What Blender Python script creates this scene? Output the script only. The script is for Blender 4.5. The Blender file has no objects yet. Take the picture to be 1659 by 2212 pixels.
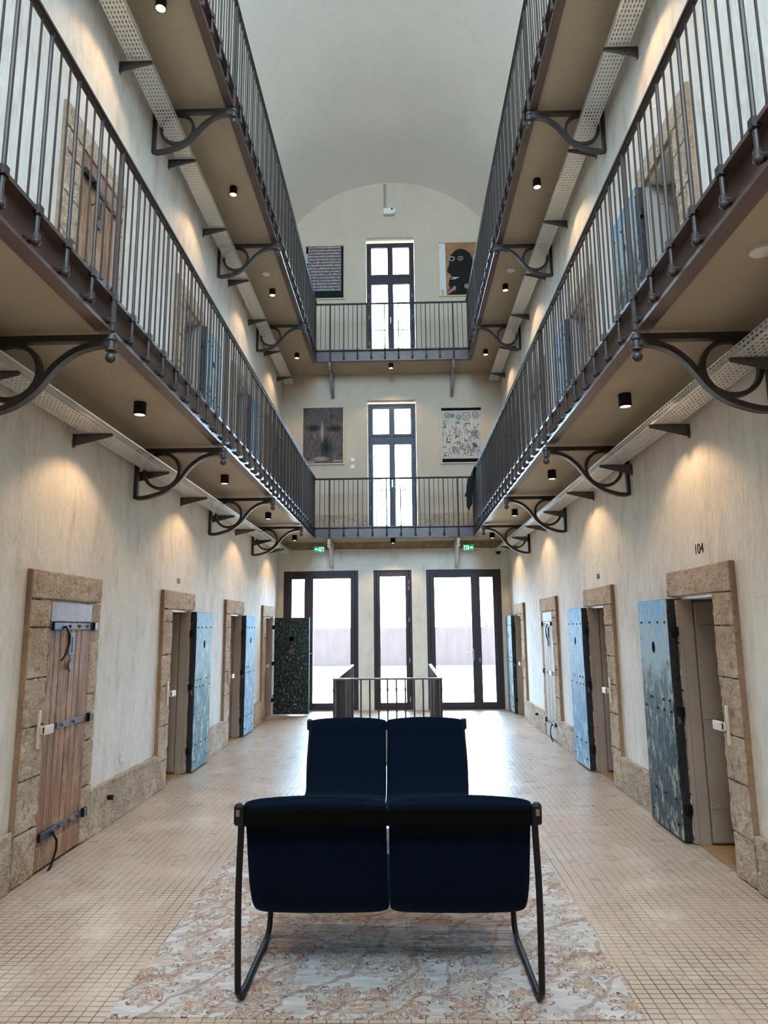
import bpy, bmesh, math, random
from mathutils import Vector, Matrix
random.seed(7)
PI = math.pi
SC = bpy.context.scene
COL = SC.collection

# ------------------------------------------------------------------ camera, world, sun, exposure
F_PX = 1480.0
cam_d = bpy.data.cameras.new('camera'); cam = bpy.data.objects.new('camera', cam_d); COL.objects.link(cam)
cam_d.sensor_fit = 'HORIZONTAL'; cam_d.sensor_width = 36.0; cam_d.lens = F_PX / 1659.0 * 36.0
cam_d.clip_start = 0.05; cam_d.clip_end = 400
TH, PS, PH = math.radians(9.5635), math.radians(1.3791), 0.0095
R0 = Vector((math.cos(PS), math.sin(PS), 0)); FW = Vector((-math.sin(PS)*math.cos(TH), math.cos(PS)*math.cos(TH), math.sin(TH)))
U0 = R0.cross(FW)
RR = R0*math.cos(PH) - U0*math.sin(PH); UU = U0*math.cos(PH) + R0*math.sin(PH)
mw = Matrix((RR, UU, -FW)).transposed().to_4x4(); mw.translation = Vector((0.15, 0, 1.6))
cam.matrix_world = mw
SC.camera = cam

world = bpy.data.worlds.new('world'); SC.world = world; world.use_nodes = True
wn = world.node_tree; wn.nodes.clear()
wo = wn.nodes.new('ShaderNodeOutputWorld'); wb = wn.nodes.new('ShaderNodeBackground')
wc = wn.nodes.new('ShaderNodeTexCoord'); ws = wn.nodes.new('ShaderNodeSeparateXYZ'); wr = wn.nodes.new('ShaderNodeValToRGB')
wr.color_ramp.elements[0].position = 0.0; wr.color_ramp.elements[0].color = (0.55, 0.78, 1.0, 1)
wr.color_ramp.elements[1].position = 0.7; wr.color_ramp.elements[1].color = (0.62, 0.82, 1.0, 1)
for _p, _c in ((0.10, (0.40, 0.69, 1.0, 1)), (0.38, (0.46, 0.73, 1.0, 1))):
    _e = wr.color_ramp.elements.new(_p); _e.color = _c
wn.links.new(wc.outputs['Generated'], ws.inputs[0]); wn.links.new(ws.outputs[2], wr.inputs[0])
wn.links.new(wr.outputs[0], wb.inputs[0]); wn.links.new(wb.outputs[0], wo.inputs[0])
wb.inputs[1].default_value = 25.0

sun_d = bpy.data.lights.new('sun', 'SUN'); sun = bpy.data.objects.new('sun', sun_d); COL.objects.link(sun)
sun_d.energy = 110.0; sun_d.angle = math.radians(0.6); sun_d.color = (1.0, 0.93, 0.82)
sun.rotation_euler = (math.radians(-19), math.radians(4), 0)   # high sun over the courtyard
LAMP_W = 20.0
def portal(name, loc, rot, sx, sy):
    d = bpy.data.lights.new(name, 'AREA'); d.shape = 'RECTANGLE'; d.size = sx; d.size_y = sy
    o = bpy.data.objects.new(name, d); COL.objects.link(o); o.location = loc; o.rotation_euler = rot
    d.cycles.is_portal = True
    return o
portal('portal_hall_end_doors', (-0.04, 14.35, 1.4), (math.radians(-90), 0, 0), 4.5, 2.8)
portal('portal_window_lower', (0, 14.35, 4.95), (math.radians(-90), 0, 0), 1.1, 2.9)
portal('portal_window_upper', (0, 14.35, 8.6), (math.radians(-90), 0, 0), 1.1, 3.0)
portal('portal_added_rear_opening', (0, -3.3, 8.95), (math.radians(90), 0, 0), 2.9, 4.0)  # sky light through the opening added behind the camera

vs = SC.view_settings
vs.view_transform = 'Standard'; vs.look = 'None'; vs.gamma = 1.0; vs.use_curve_mapping = False
vs.exposure = 0.90
SC.cycles.adaptive_threshold = 0.04
SC.cycles.max_bounces = 8; SC.cycles.diffuse_bounces = 4; SC.cycles.glossy_bounces = 4; SC.cycles.transmission_bounces = 6
SC.cycles.transparent_max_bounces = 12; SC.cycles.sample_clamp_indirect = 6.0; SC.cycles.blur_glossy = 0.5
SC.cycles.caustics_reflective = False; SC.cycles.caustics_refractive = False

# ------------------------------------------------------------------ hall dimensions (metres)
XL, XR = -2.34, 2.32          # side walls
YB, YR = 13.9, -3.2           # far end wall, rear wall
GE_L, GE_R = -1.52, 1.56      # gallery edges
GB = 13.1                     # edge of the cross gallery
LV = ((3.32, 3.53, 4.48), (6.92, 7.15, 8.13))   # soffit, floor, handrail per level
BR_L = [1.16, 3.71, 6.24, 8.76, 11.34]
BR_R = [1.28, 3.84, 6.40, 8.92, 11.50]

# ------------------------------------------------------------------ materials
class NT:
    def __init__(s, name):
        s.m = bpy.data.materials.new(name); s.m.use_nodes = True; s.t = s.m.node_tree
        s.b = s.t.nodes['Principled BSDF']; s.tc = s.t.nodes.new('ShaderNodeTexCoord')
    def n(s, kind, **kw):
        nd = s.t.nodes.new(kind)
        for k, v in kw.items():
            if hasattr(nd, k) and k not in nd.inputs: setattr(nd, k, v)
            else: nd.inputs[k].default_value = v
        return nd
    def l(s, a, b): s.t.links.new(a, b)
    def coord(s, scale=(1, 1, 1), rot=(0, 0, 0), loc=(0, 0, 0)):
        mp = s.n('ShaderNodeMapping'); mp.inputs['Scale'].default_value = scale; mp.inputs['Rotation'].default_value = rot
        mp.inputs['Location'].default_value = loc
        s.l(s.tc.outputs['Object'], mp.inputs[0]); return mp.outputs[0]
    def noise(s, scale, detail=4, rough=0.55, co=None, dist=0.0):
        nd = s.n('ShaderNodeTexNoise', Scale=scale, Detail=detail, Roughness=rough, Distortion=dist)
        s.l(co if co else s.tc.outputs['Object'], nd.inputs['Vector']); return nd.outputs['Fac']
    def ramp(s, fac, stops, interp='LINEAR'):
        r = s.n('ShaderNodeValToRGB'); cr = r.color_ramp; cr.interpolation = interp
        while len(cr.elements) < len(stops): cr.elements.new(0.5)
        for e, (p, c) in zip(cr.elements, stops):
            e.position = p; e.color = c if len(c) == 4 else (*c, 1)
        s.l(fac, r.inputs[0]); return r.outputs[0]
    def mix(s, fac, a, b, bt='MIX'):
        mx = s.n('ShaderNodeMix'); mx.data_type = 'RGBA'; mx.blend_type = bt
        for k, v in ((0, fac), (6, a), (7, b)):
            if isinstance(v, (int, float)): mx.inputs[k].default_value = v
            elif isinstance(v, tuple): mx.inputs[k].default_value = v if len(v) == 4 else (*v, 1)
            else: s.l(v, mx.inputs[k])
        return mx.outputs[2]
    def math(s, op, a, b=0.0, c=None):
        mt = s.n('ShaderNodeMath'); mt.operation = op
        for k, v in ((0, a), (1, b), (2, c)):
            if v is None: continue
            if isinstance(v, (int, float)): mt.inputs[k].default_value = v
            else: s.l(v, mt.inputs[k])
        return mt.outputs[0]
    def bump(s, h, strength=0.3, dist=0.01):
        b = s.n('ShaderNodeBump', Strength=strength, Distance=dist); s.l(h, b.inputs['Height']); s.l(b.outputs[0], s.b.inputs['Normal'])
    def col(s, c):
        if isinstance(c, tuple): s.b.inputs['Base Color'].default_value = (*c[:3], 1)
        else: s.l(c, s.b.inputs['Base Color'])
    def set(s, rough=None, metal=None, spec=None):
        if rough is not None:
            if isinstance(rough, (int, float)): s.b.inputs['Roughness'].default_value = rough
            else: s.l(rough, s.b.inputs['Roughness'])
        if metal is not None: s.b.inputs['Metallic'].default_value = metal
        if spec is not None: s.b.inputs['Specular IOR Level'].default_value = spec
W01 = (0, 0, 0), (1, 1, 1)
def bw(t, fac, a, b): return t.ramp(fac, [(a, (0, 0, 0)), (b, (1, 1, 1))])
M = {}
def simple(name, c, rough=0.5, metal=0.0, c2=None, nscale=6, bscale=None, bstr=0.2, spec=None, stretch=(1, 1, 1)):
    t = NT(name)
    if c2: t.col(t.mix(bw(t, t.noise(nscale, 5, co=t.coord(stretch)), 0.35, 0.65), c, c2))
    else: t.col(c)
    t.set(rough, metal, spec)
    if bscale: t.bump(t.noise(bscale, 4), bstr, 0.01)
    M[name] = t.m; return t.m

def plaster(name, c, c2, c3, bs=0.5, crack=True):
    t = NT(name)
    v = t.coord((1, 1, 0.32))
    a = t.mix(bw(t, t.noise(1.3, 6, 0.6), 0.4, 0.62), c, c2)
    a = t.mix(t.math('MULTIPLY', bw(t, t.noise(7, 8, 0.72, co=v, dist=0.5), 0.5, 0.72), 0.62), a, c3)
    a = t.mix(t.math('MULTIPLY', bw(t, t.noise(34, 5, 0.7, co=t.coord((1, 1, 0.3))), 0.62, 0.74), 0.5), a, c3)
    t.col(a); t.set(0.85, 0, 0.25)
    h = t.math('ADD', t.noise(6, 8, 0.66, co=t.coord((1, 1, 0.5)), dist=0.9), t.math('MULTIPLY', t.noise(26, 6, 0.6, co=t.coord((1, 1, 0.45))), 0.35))
    t.bump(h, bs, 0.02); M[name] = t.m
plaster('plaster_side', (0.86, 0.82, 0.755), (0.79, 0.755, 0.70), (0.52, 0.45, 0.36), 1.0)
plaster('plaster_vault', (0.92, 0.85, 0.76), (0.90, 0.835, 0.745), (0.80, 0.78, 0.72), 0.10)
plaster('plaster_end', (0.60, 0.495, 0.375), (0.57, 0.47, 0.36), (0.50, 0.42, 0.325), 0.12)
plaster('concrete_end', (0.80, 0.77, 0.69), (0.70, 0.68, 0.60), (0.50, 0.46, 0.38), 0.5)
simple('soffit', (0.47, 0.40, 0.30), 0.85, c2=(0.43, 0.365, 0.275), nscale=1.2, bscale=20, bstr=0.05, spec=0.2)
simple('iron', (0.052, 0.034, 0.027), 0.52, 0.0, c2=(0.036, 0.025, 0.021), nscale=14, bscale=60, bstr=0.15, spec=0.4)
simple('iron_beam', (0.15, 0.100, 0.088), 0.30, 0.15, c2=(0.105, 0.075, 0.068), nscale=5, bscale=40, bstr=0.12)
simple('iron_bracket', (0.065, 0.052, 0.046), 0.5, 0.3, c2=(0.05, 0.042, 0.04), nscale=14, bscale=60, bstr=0.15)
simple('black_metal', (0.004, 0.004, 0.004), 0.42, 0.0, spec=0.3)
simple('dark_steel', (0.14, 0.13, 0.12), 0.4, 0.6)
simple('aluminium_frame', (0.035, 0.026, 0.032), 0.45, 0.2)
simple('strap_black', (0.0022, 0.002, 0.0018), 0.9, spec=0.05)
simple('white_plastic', (0.75, 0.74, 0.70), 0.4)
simple('cream_plastic', (0.72, 0.62, 0.50), 0.45)
simple('steel', (0.5, 0.5, 0.5), 0.35, 0.9)
simple('brown_iron', (0.085, 0.06, 0.05), 0.5, 0.4, c2=(0.13, 0.10, 0.09), nscale=20)
simple('board_brown', (0.22, 0.12, 0.085), 0.5, c2=(0.30, 0.18, 0.13), nscale=9, bscale=30, bstr=.2)
simple('niche_paint', (0.37, 0.29, 0.235), 0.6, c2=(0.33, 0.26, 0.21), nscale=3, bscale=20, bstr=0.05)
simple('niche_white', (0.85, 0.87, 0.88), 0.5)
simple('threshold_wood', (0.35, 0.20, 0.09), 0.5, c2=(0.45, 0.27, 0.13), nscale=9)
simple('frame_wood', (0.60, 0.42, 0.24), 0.5, c2=(0.66, 0.48, 0.29), nscale=8)
simple('dark_leaf_edge', (0.012, 0.012, 0.013), 0.55, 0.2, c2=(0.03, 0.03, 0.032), nscale=30, bscale=30, bstr=0.3)
simple('rubber', (0.01, 0.01, 0.01), 0.6)
simple('copper', (0.35, 0.22, 0.16), 0.35, 0.8)
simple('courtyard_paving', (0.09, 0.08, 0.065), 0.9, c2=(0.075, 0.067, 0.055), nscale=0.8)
simple('courtyard_step', (0.10, 0.095, 0.085), 0.9)
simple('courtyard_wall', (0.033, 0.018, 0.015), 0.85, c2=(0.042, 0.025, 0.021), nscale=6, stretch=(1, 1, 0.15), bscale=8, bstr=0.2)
simple('leaf_green', (0.035, 0.055, 0.036), 0.8, c2=(0.05, 0.07, 0.048), nscale=3)
simple('bark', (0.12, 0.09, 0.07), 0.9)
simple('coat_cloth', (0.006, 0.006, 0.008), 0.9)
simple('shaft', (0.35, 0.33, 0.3), 0.8)

def stone(name, c, c2, c3, bs=1.0):
    t = NT(name)
    a = t.mix(bw(t, t.noise(3.2, 6, 0.6), 0.36, 0.64), c, c2)
    pit = t.noise(42, 8, 0.75)
    a = t.mix(t.math('MULTIPLY', bw(t, t.noise(15, 8, 0.75, dist=0.4), 0.50, 0.66), 0.75), a, c3)
    a = t.mix(t.math('MULTIPLY', bw(t, pit, 0.52, 0.68), 0.6), a, c3)
    t.col(a); t.set(0.9, 0, 0.15)
    vo = t.n('ShaderNodeTexVoronoi', Scale=46.0); t.l(t.tc.outputs['Object'], vo.inputs['Vector'])
    h = t.math('ADD', t.noise(30, 8, 0.72), t.math('MULTIPLY', vo.outputs['Distance'], 0.5))
    t.bump(h, bs, 0.025); M[name] = t.m
stone('stone', (0.80, 0.66, 0.50), (0.62, 0.45, 0.31), (0.25, 0.15, 0.10))
stone('stone_plinth', (0.76, 0.63, 0.47), (0.56, 0.43, 0.31), (0.23, 0.15, 0.10), 1.0)
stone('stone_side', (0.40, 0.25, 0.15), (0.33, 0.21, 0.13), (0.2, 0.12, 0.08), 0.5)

def wood():
    t = NT('door_wood')
    v = t.coord((9, 9, 0.8))
    a = t.mix(bw(t, t.noise(3.0, 6, 0.6, co=v, dist=0.6), 0.35, 0.65), (0.45, 0.235, 0.115), (0.17, 0.075, 0.035))
    a = t.mix(t.math('MULTIPLY', bw(t, t.noise(4.5, 5, 0.7, co=t.coord((1, 1, 0.7))), 0.5, 0.7), 0.7), a, (0.62, 0.41, 0.23))
    t.col(a); t.set(0.62, 0, 0.3); t.bump(t.noise(14, 5, 0.6, co=v), 0.35, 0.006); M['door_wood'] = t.m
    t = NT('door_wood_pale')
    a = t.mix(bw(t, t.noise(3.0, 6, 0.6, co=t.coord((9, 9, 0.8)), dist=0.6), 0.35, 0.65), (0.50, 0.39, 0.27), (0.34, 0.25, 0.17))
    t.col(a); t.set(0.6); t.bump(t.noise(14, 5, 0.6, co=t.coord((9, 9, 0.8))), 0.3, 0.006); M['door_wood_pale'] = t.m
wood()
def peeled(name, top, mid, low, fleck, z0=1.3, lowz=0.75, fs=1.0, fo=0.0):
    """painted plank door: paint of three ages, chipped through to pale primer and dark wood"""
    t = NT(name)
    sp = t.n('ShaderNodeSeparateXYZ'); t.l(t.tc.outputs['Object'], sp.inputs[0])
    n1 = t.noise(7, 8, 0.72, co=t.coord((1, 1, 0.45)), dist=0.5)
    z = t.math('ADD', sp.outputs[2], t.math('MULTIPLY', t.math('SUBTRACT', n1, 0.5), 1.4))
    r = t.ramp(t.math('DIVIDE', z, 1.8), [(0.0, low), (lowz / 1.8, low), (z0 / 1.8, mid), (min(0.98, (z0 + .35) / 1.8), top)])
    n2 = t.noise(16 * fs, 9, 0.75, co=t.coord((1, 1, 0.35 * fs)), dist=0.9)
    a = t.mix(bw(t, n2, 0.52 + fo, 0.58 + fo), r, fleck)
    n4 = t.noise(55 * fs, 8, 0.8, co=t.coord((1, 1, 0.3), loc=(7, 3, 1)))
    a = t.mix(t.math('MULTIPLY', bw(t, n4, 0.54 + fo, 0.62 + fo), 0.7), a, fleck)
    n3 = t.noise(30 * fs, 9, 0.82, co=t.coord((1.2, 1.2, 0.5), loc=(3, 1, 2)))
    a = t.mix(bw(t, n3, 0.56, 0.62), a, (0.015, 0.02, 0.025))
    t.col(a); t.set(0.62, 0, 0.15)
    t.bump(t.math('ADD', n2, n3), 0.35, 0.006); M[name] = t.m
peeled('paint_blue_grey', (0.22, 0.46, 0.62), (0.36, 0.52, 0.58), (0.12, 0.24, 0.27), (0.62, 0.70, 0.68))
peeled('paint_sky_blue', (0.14, 0.42, 0.76), (0.36, 0.56, 0.70), (0.18, 0.34, 0.52), (0.64, 0.74, 0.74))
peeled('paint_blue_black', (0.14, 0.40, 0.70), (0.34, 0.44, 0.46), (0.008, 0.013, 0.024), (0.42, 0.44, 0.28), z0=1.35, lowz=1.0)
peeled('paint_black_flecked', (0.012, 0.022, 0.02), (0.012, 0.025, 0.022), (0.010, 0.014, 0.013), (0.34, 0.38, 0.33), fs=2.2, fo=0.035)
# wavy tall tray metal with real perforations (transparent holes)
def perforated():
    t = NT('perforated_steel')
    sp = t.n('ShaderNodeSeparateXYZ'); t.l(t.tc.outputs['Object'], sp.inputs[0])
    def cell(src, per, duty):
        f = t.math('FRACT', t.math('ADD', t.math('DIVIDE', src, per), 100.0))
        return t.math('MULTIPLY', t.math('GREATER_THAN', f, 0.5 - duty / 2), t.math('LESS_THAN', f, 0.5 + duty / 2))
    ax = t.math('ADD', sp.outputs[0], sp.outputs[2])
    hole = t.math('MULTIPLY', cell(ax, 0.030, 0.42), cell(sp.outputs[1], 0.046, 0.58))
    t.col((0.80, 0.80, 0.78)); t.set(0.38, 0.4)
    tr = t.n('ShaderNodeBsdfTransparent'); ms = t.n('ShaderNodeMixShader')
    t.l(hole, ms.inputs[0]); t.l(t.b.outputs[0], ms.inputs[1]); t.l(tr.outputs[0], ms.inputs[2])
    t.l(ms.outputs[0], t.t.nodes['Material Output'].inputs['Surface']); M['perforated_steel'] = t.m
perforated()
def floor_mat():
    t = NT('floor_tiles')
    br = t.n('ShaderNodeTexBrick'); br.offset = 0.0; br.squash = 1.0
    for k, v in (('Scale', 1.0), ('Mortar Size', 0.0030), ('Mortar Smooth', 0.3), ('Brick Width', 0.058), ('Row Height', 0.040), ('Bias', 0.0)):
        br.inputs[k].default_value = v
    wob = t.n('ShaderNodeTexNoise', Scale=3.0, Detail=2.0); t.l(t.tc.outputs['Object'], wob.inputs['Vector'])
    add = t.n('ShaderNodeVectorMath'); add.operation = 'MULTIPLY_ADD'; t.l(wob.outputs['Color'], add.inputs[0])
    add.inputs[1].default_value = (0.012, 0.012, 0); t.l(t.tc.outputs['Object'], add.inputs[2])
    t.l(add.outputs[0], br.inputs['Vector'])
    br.inputs['Color1'].default_value = (0.50, 0.385, 0.295, 1); br.inputs['Color2'].default_value = (0.46, 0.345, 0.26, 1)
    br.inputs['Mortar'].default_value = (0.34, 0.235, 0.17, 1)
    a = br.outputs['Color']
    n = t.noise(1.1, 6, 0.62)
    a = t.mix(t.math('MULTIPLY', bw(t, n, 0.45, 0.75), 0.12), a, (0.42, 0.27, 0.17), 'MIX')
    n2 = t.noise(2.3, 5, 0.6, co=t.coord(loc=(4, 2, 0)))
    a = t.mix(t.math('MULTIPLY', bw(t, n2, 0.5, 0.66), 0.35), a, (0.74, 0.66, 0.56), 'MIX')
    m = t.mix(t.math('MULTIPLY', br.outputs['Fac'], bw(t, t.noise(2.6, 4, 0.6, co=t.coord(loc=(9, 1, 0))), 0.36, 0.60)), a, (0.075, 0.05, 0.045))
    t.col(m)
    ro = t.math('ADD', t.math('MULTIPLY', t.noise(6, 5, 0.6), 0.26), 0.17)
    ro = t.math('ADD', ro, t.math('MULTIPLY', br.outputs['Fac'], 0.4)); t.set(ro, 0, 0.6)
    h = t.math('SUBTRACT', t.math('MULTIPLY', t.noise(12, 3), 0.35), br.outputs['Fac']); t.bump(h, 0.25, 0.0012)
    M['floor_tiles'] = t.m
floor_mat()
def rug_mat():
    t = NT('rug_weave')
    wob = t.n('ShaderNodeTexNoise', Scale=11.0, Detail=6.0); t.l(t.tc.outputs['Object'], wob.inputs['Vector'])
    add = t.n('ShaderNodeVectorMath'); add.operation = 'MULTIPLY_ADD'; t.l(wob.outputs['Color'], add.inputs[0])
    add.inputs[1].default_value = (0.085, 0.085, 0); t.l(t.tc.outputs['Object'], add.inputs[2])
    base = t.mix(bw(t, t.noise(9, 6, 0.7, co=t.coord((0.5, 2.2, 1))), 0.38, 0.62), (0.56, 0.53, 0.49), (0.36, 0.33, 0.31))
    out = base
    for sc, loc, cfill, cline, pet in ((2.5, (0, 0, 0), (0.46, 0.29, 0.16), (0.10, 0.04, 0.022), 13), (3.9, (5.3, 2.1, 0), (0.46, 0.35, 0.23), (0.15, 0.055, 0.035), 9), (6.8, (1.3, 7.7, 0), (0.40, 0.24, 0.16), (0.18, 0.08, 0.05), 6)):
        mp = t.n('ShaderNodeMapping'); mp.inputs['Location'].default_value = loc; t.l(add.outputs[0], mp.inputs[0])
        vo = t.n('ShaderNodeTexVoronoi', Scale=sc); vo.voronoi_dimensions = '2D'; vo.inputs['Randomness'].default_value = 0.85
        t.l(mp.outputs[0], vo.inputs['Vector'])
        # position inside the cell -> angle and radius of a petalled flower
        sc_ = t.n('ShaderNodeVectorMath'); sc_.operation = 'SUBTRACT'
        t.l(mp.outputs[0], sc_.inputs[0]); t.l(vo.outputs['Position'], sc_.inputs[1])
        se = t.n('ShaderNodeSeparateXYZ'); t.l(sc_.outputs[0], se.inputs[0])
        ang = t.math('ARCTAN2', se.outputs[1], se.outputs[0])
        pt = t.math('ABSOLUTE', t.math('SINE', t.math('MULTIPLY', ang, pet / 2.0)))
        rad = t.math('MULTIPLY', vo.outputs['Distance'], 1.0)
        lim = t.math('ADD', t.math('MULTIPLY', pt, 0.24), 0.13)
        d = t.math('SUBTRACT', rad, lim)
        inside = t.math('LESS_THAN', d, 0.0)
        line = t.math('LESS_THAN', t.math('ABSOLUTE', d), 0.016)
        line2 = t.math('LESS_THAN', t.math('ABSOLUTE', t.math('ADD', d, 0.085)), 0.014)
        out = t.mix(t.math('MULTIPLY', inside, t.math('MULTIPLY', bw(t, t.noise(13, 4, co=t.coord(loc=loc)), 0.42, 0.62), 0.7)), out, cfill)
        out = t.mix(t.math('MULTIPLY', t.math('MAXIMUM', line, t.math('MULTIPLY', line2, 0.8)), 0.9), out, cline)
    # trailing vines
    wv = t.n('ShaderNodeTexWave', Scale=1.4, Distortion=9.0, Detail=3.0); wv.inputs['Detail Scale'].default_value = 1.4
    t.l(t.coord(rot=(0, 0, 0.6)), wv.inputs['Vector'])
    out = t.mix(t.math('MULTIPLY', bw(t, wv.outputs['Fac'], 0.955, 0.985), 0.55), out, (0.22, 0.11, 0.07))
    t.col(out); t.set(0.75, 0, 0.3)
    hw = t.noise(3.2, 4, 0.6, co=t.coord((0.35, 1.8, 1)))
    t.bump(hw, 0.9, 0.03); M['rug_weave'] = t.m
rug_mat()
def fabric():
    t = NT('navy_fabric')
    t.col(t.mix(t.noise(120, 2), (0.0006, 0.0034, 0.0100), (0.0010, 0.0050, 0.0145)))
    t.set(0.95, 0, 0.1); t.b.inputs['Sheen Weight'].default_value = 0.15; t.b.inputs['Sheen Tint'].default_value = (0.05, 0.25, 0.6, 1)
    t.b.inputs['Sheen Roughness'].default_value = 0.35
    t.bump(t.noise(260, 2), 0.25, 0.002); M['navy_fabric'] = t.m
fabric()
def glass():
    t = NT('pane_glass')
    tr = t.n('ShaderNodeBsdfTransparent'); gl = t.n('ShaderNodeBsdfGlossy', Roughness=0.0); ms = t.n('ShaderNodeMixShader')
    fr = t.n('ShaderNodeFresnel', IOR=1.45)
    t.l(fr.outputs[0], ms.inputs[0]); t.l(tr.outputs[0], ms.inputs[1]); t.l(gl.outputs[0], ms.inputs[2])
    t.l(ms.outputs[0], t.t.nodes['Material Output'].inputs['Surface']); M['pane_glass'] = t.m
glass()
def emit(name, c, s):
    t = NT(name); t.col(c); t.b.inputs['Emission Color'].default_value = (*c, 1); t.b.inputs['Emission Strength'].default_value = s; M[name] = t.m
emit('lamp_glow', (1.0, 0.72, 0.42), 9.0)
emit('exit_green', (0.0, 0.35, 0.17), 0.5)
emit('exit_white', (0.75, 1.0, 0.88), 0.9)
def art_text():
    t = NT('print_rows')
    sp = t.n('ShaderNodeSeparateXYZ'); t.l(t.tc.outputs['Object'], sp.inputs[0])
    rows = t.math('FRACT', t.math('MULTIPLY', sp.outputs[2], 14.0))
    marks = t.noise(30, 6, 0.8, co=t.coord((1.6, 1, 0.7)))
    base = t.mix(bw(t, t.noise(8, 4), 0.4, 0.6), (0.10, 0.065, 0.07), (0.065, 0.06, 0.065))
    f = t.math('MULTIPLY', bw(t, marks, 0.42, 0.56), t.math('LESS_THAN', rows, 0.62))
    a = t.mix(t.math('MULTIPLY', f, 0.9), base, (0.50, 0.40, 0.39))
    a = t.mix(t.math('MULTIPLY', t.math('LESS_THAN', rows, 0.14), 0.7), a, (0.55, 0.47, 0.45))
    t.col(a); t.set(0.75, 0, 0.1); M['print_rows'] = t.m
    t = NT('print_scratched_face')
    st = t.noise(22, 8, 0.85, co=t.coord((1.5, 1, 0.28), rot=(0, 0.25, 0)), dist=1.6)
    a = t.mix(bw(t, st, 0.38, 0.68), (0.018, 0.018, 0.02), (0.25, 0.20, 0.18))
    gr = t.n('ShaderNodeSeparateXYZ'); t.l(t.tc.outputs['Object'], gr.inputs[0])
    def blob(cx, cz, rx, rz):
        dx = t.math('DIVIDE', t.math('SUBTRACT', gr.outputs[0], cx), rx); dz = t.math('DIVIDE', t.math('SUBTRACT', gr.outputs[2], cz), rz)
        d = t.math('ADD', t.math('MULTIPLY', dx, dx), t.math('MULTIPLY', dz, dz))
        return t.ramp(d, [(0.0, (1, 1, 1)), (1.0, (0, 0, 0))])
    for b in ((-0.20, 0.17, 0.20, 0.09), (0.22, 0.15, 0.22, 0.09), (0.07, -0.25, 0.16, 0.28)):
        a = t.mix(t.math('MULTIPLY', blob(*b), 0.85), a, (0.008, 0.013, 0.013))
    for b in ((-0.02, 0.08, 0.04, 0.25), (-0.05, -0.5, 0.2, 0.06)):
        a = t.mix(t.math('MULTIPLY', blob(*b), 0.6), a, (0.48, 0.38, 0.34))
    t.col(a); t.set(0.75, 0, 0.1); M['print_scratched_face'] = t.m
    t = NT('print_ground_orange')
    t.col(t.mix(bw(t, t.noise(7, 5, 0.7, co=t.coord((0.6, 1, 1)), dist=1.0), 0.35, 0.65), (0.38, 0.17, 0.065), (0.24, 0.105, 0.045))); t.set(0.5); M['print_ground_orange'] = t.m
art_text()
simple('print_white', (0.62, 0.60, 0.56), 0.5)
simple('print_cream', (0.58, 0.52, 0.45), 0.8, c2=(0.50, 0.46, 0.40), nscale=7, spec=0.1)
simple('print_black', (0.006, 0.006, 0.006), 0.8, spec=0.1)
simple('print_head', (0.016, 0.016, 0.013), 0.8, c2=(0.022, 0.016, 0.014), nscale=9, spec=0.1)
simple('print_green', (0.008, 0.022, 0.017), 0.8, spec=0.1)
simple('print_line', (0.04, 0.03, 0.028), 0.8, spec=0.1)
simple('print_eye', (0.40, 0.36, 0.27), 0.5)
simple('print_pink', (0.32, 0.14, 0.10), 0.5)

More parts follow.
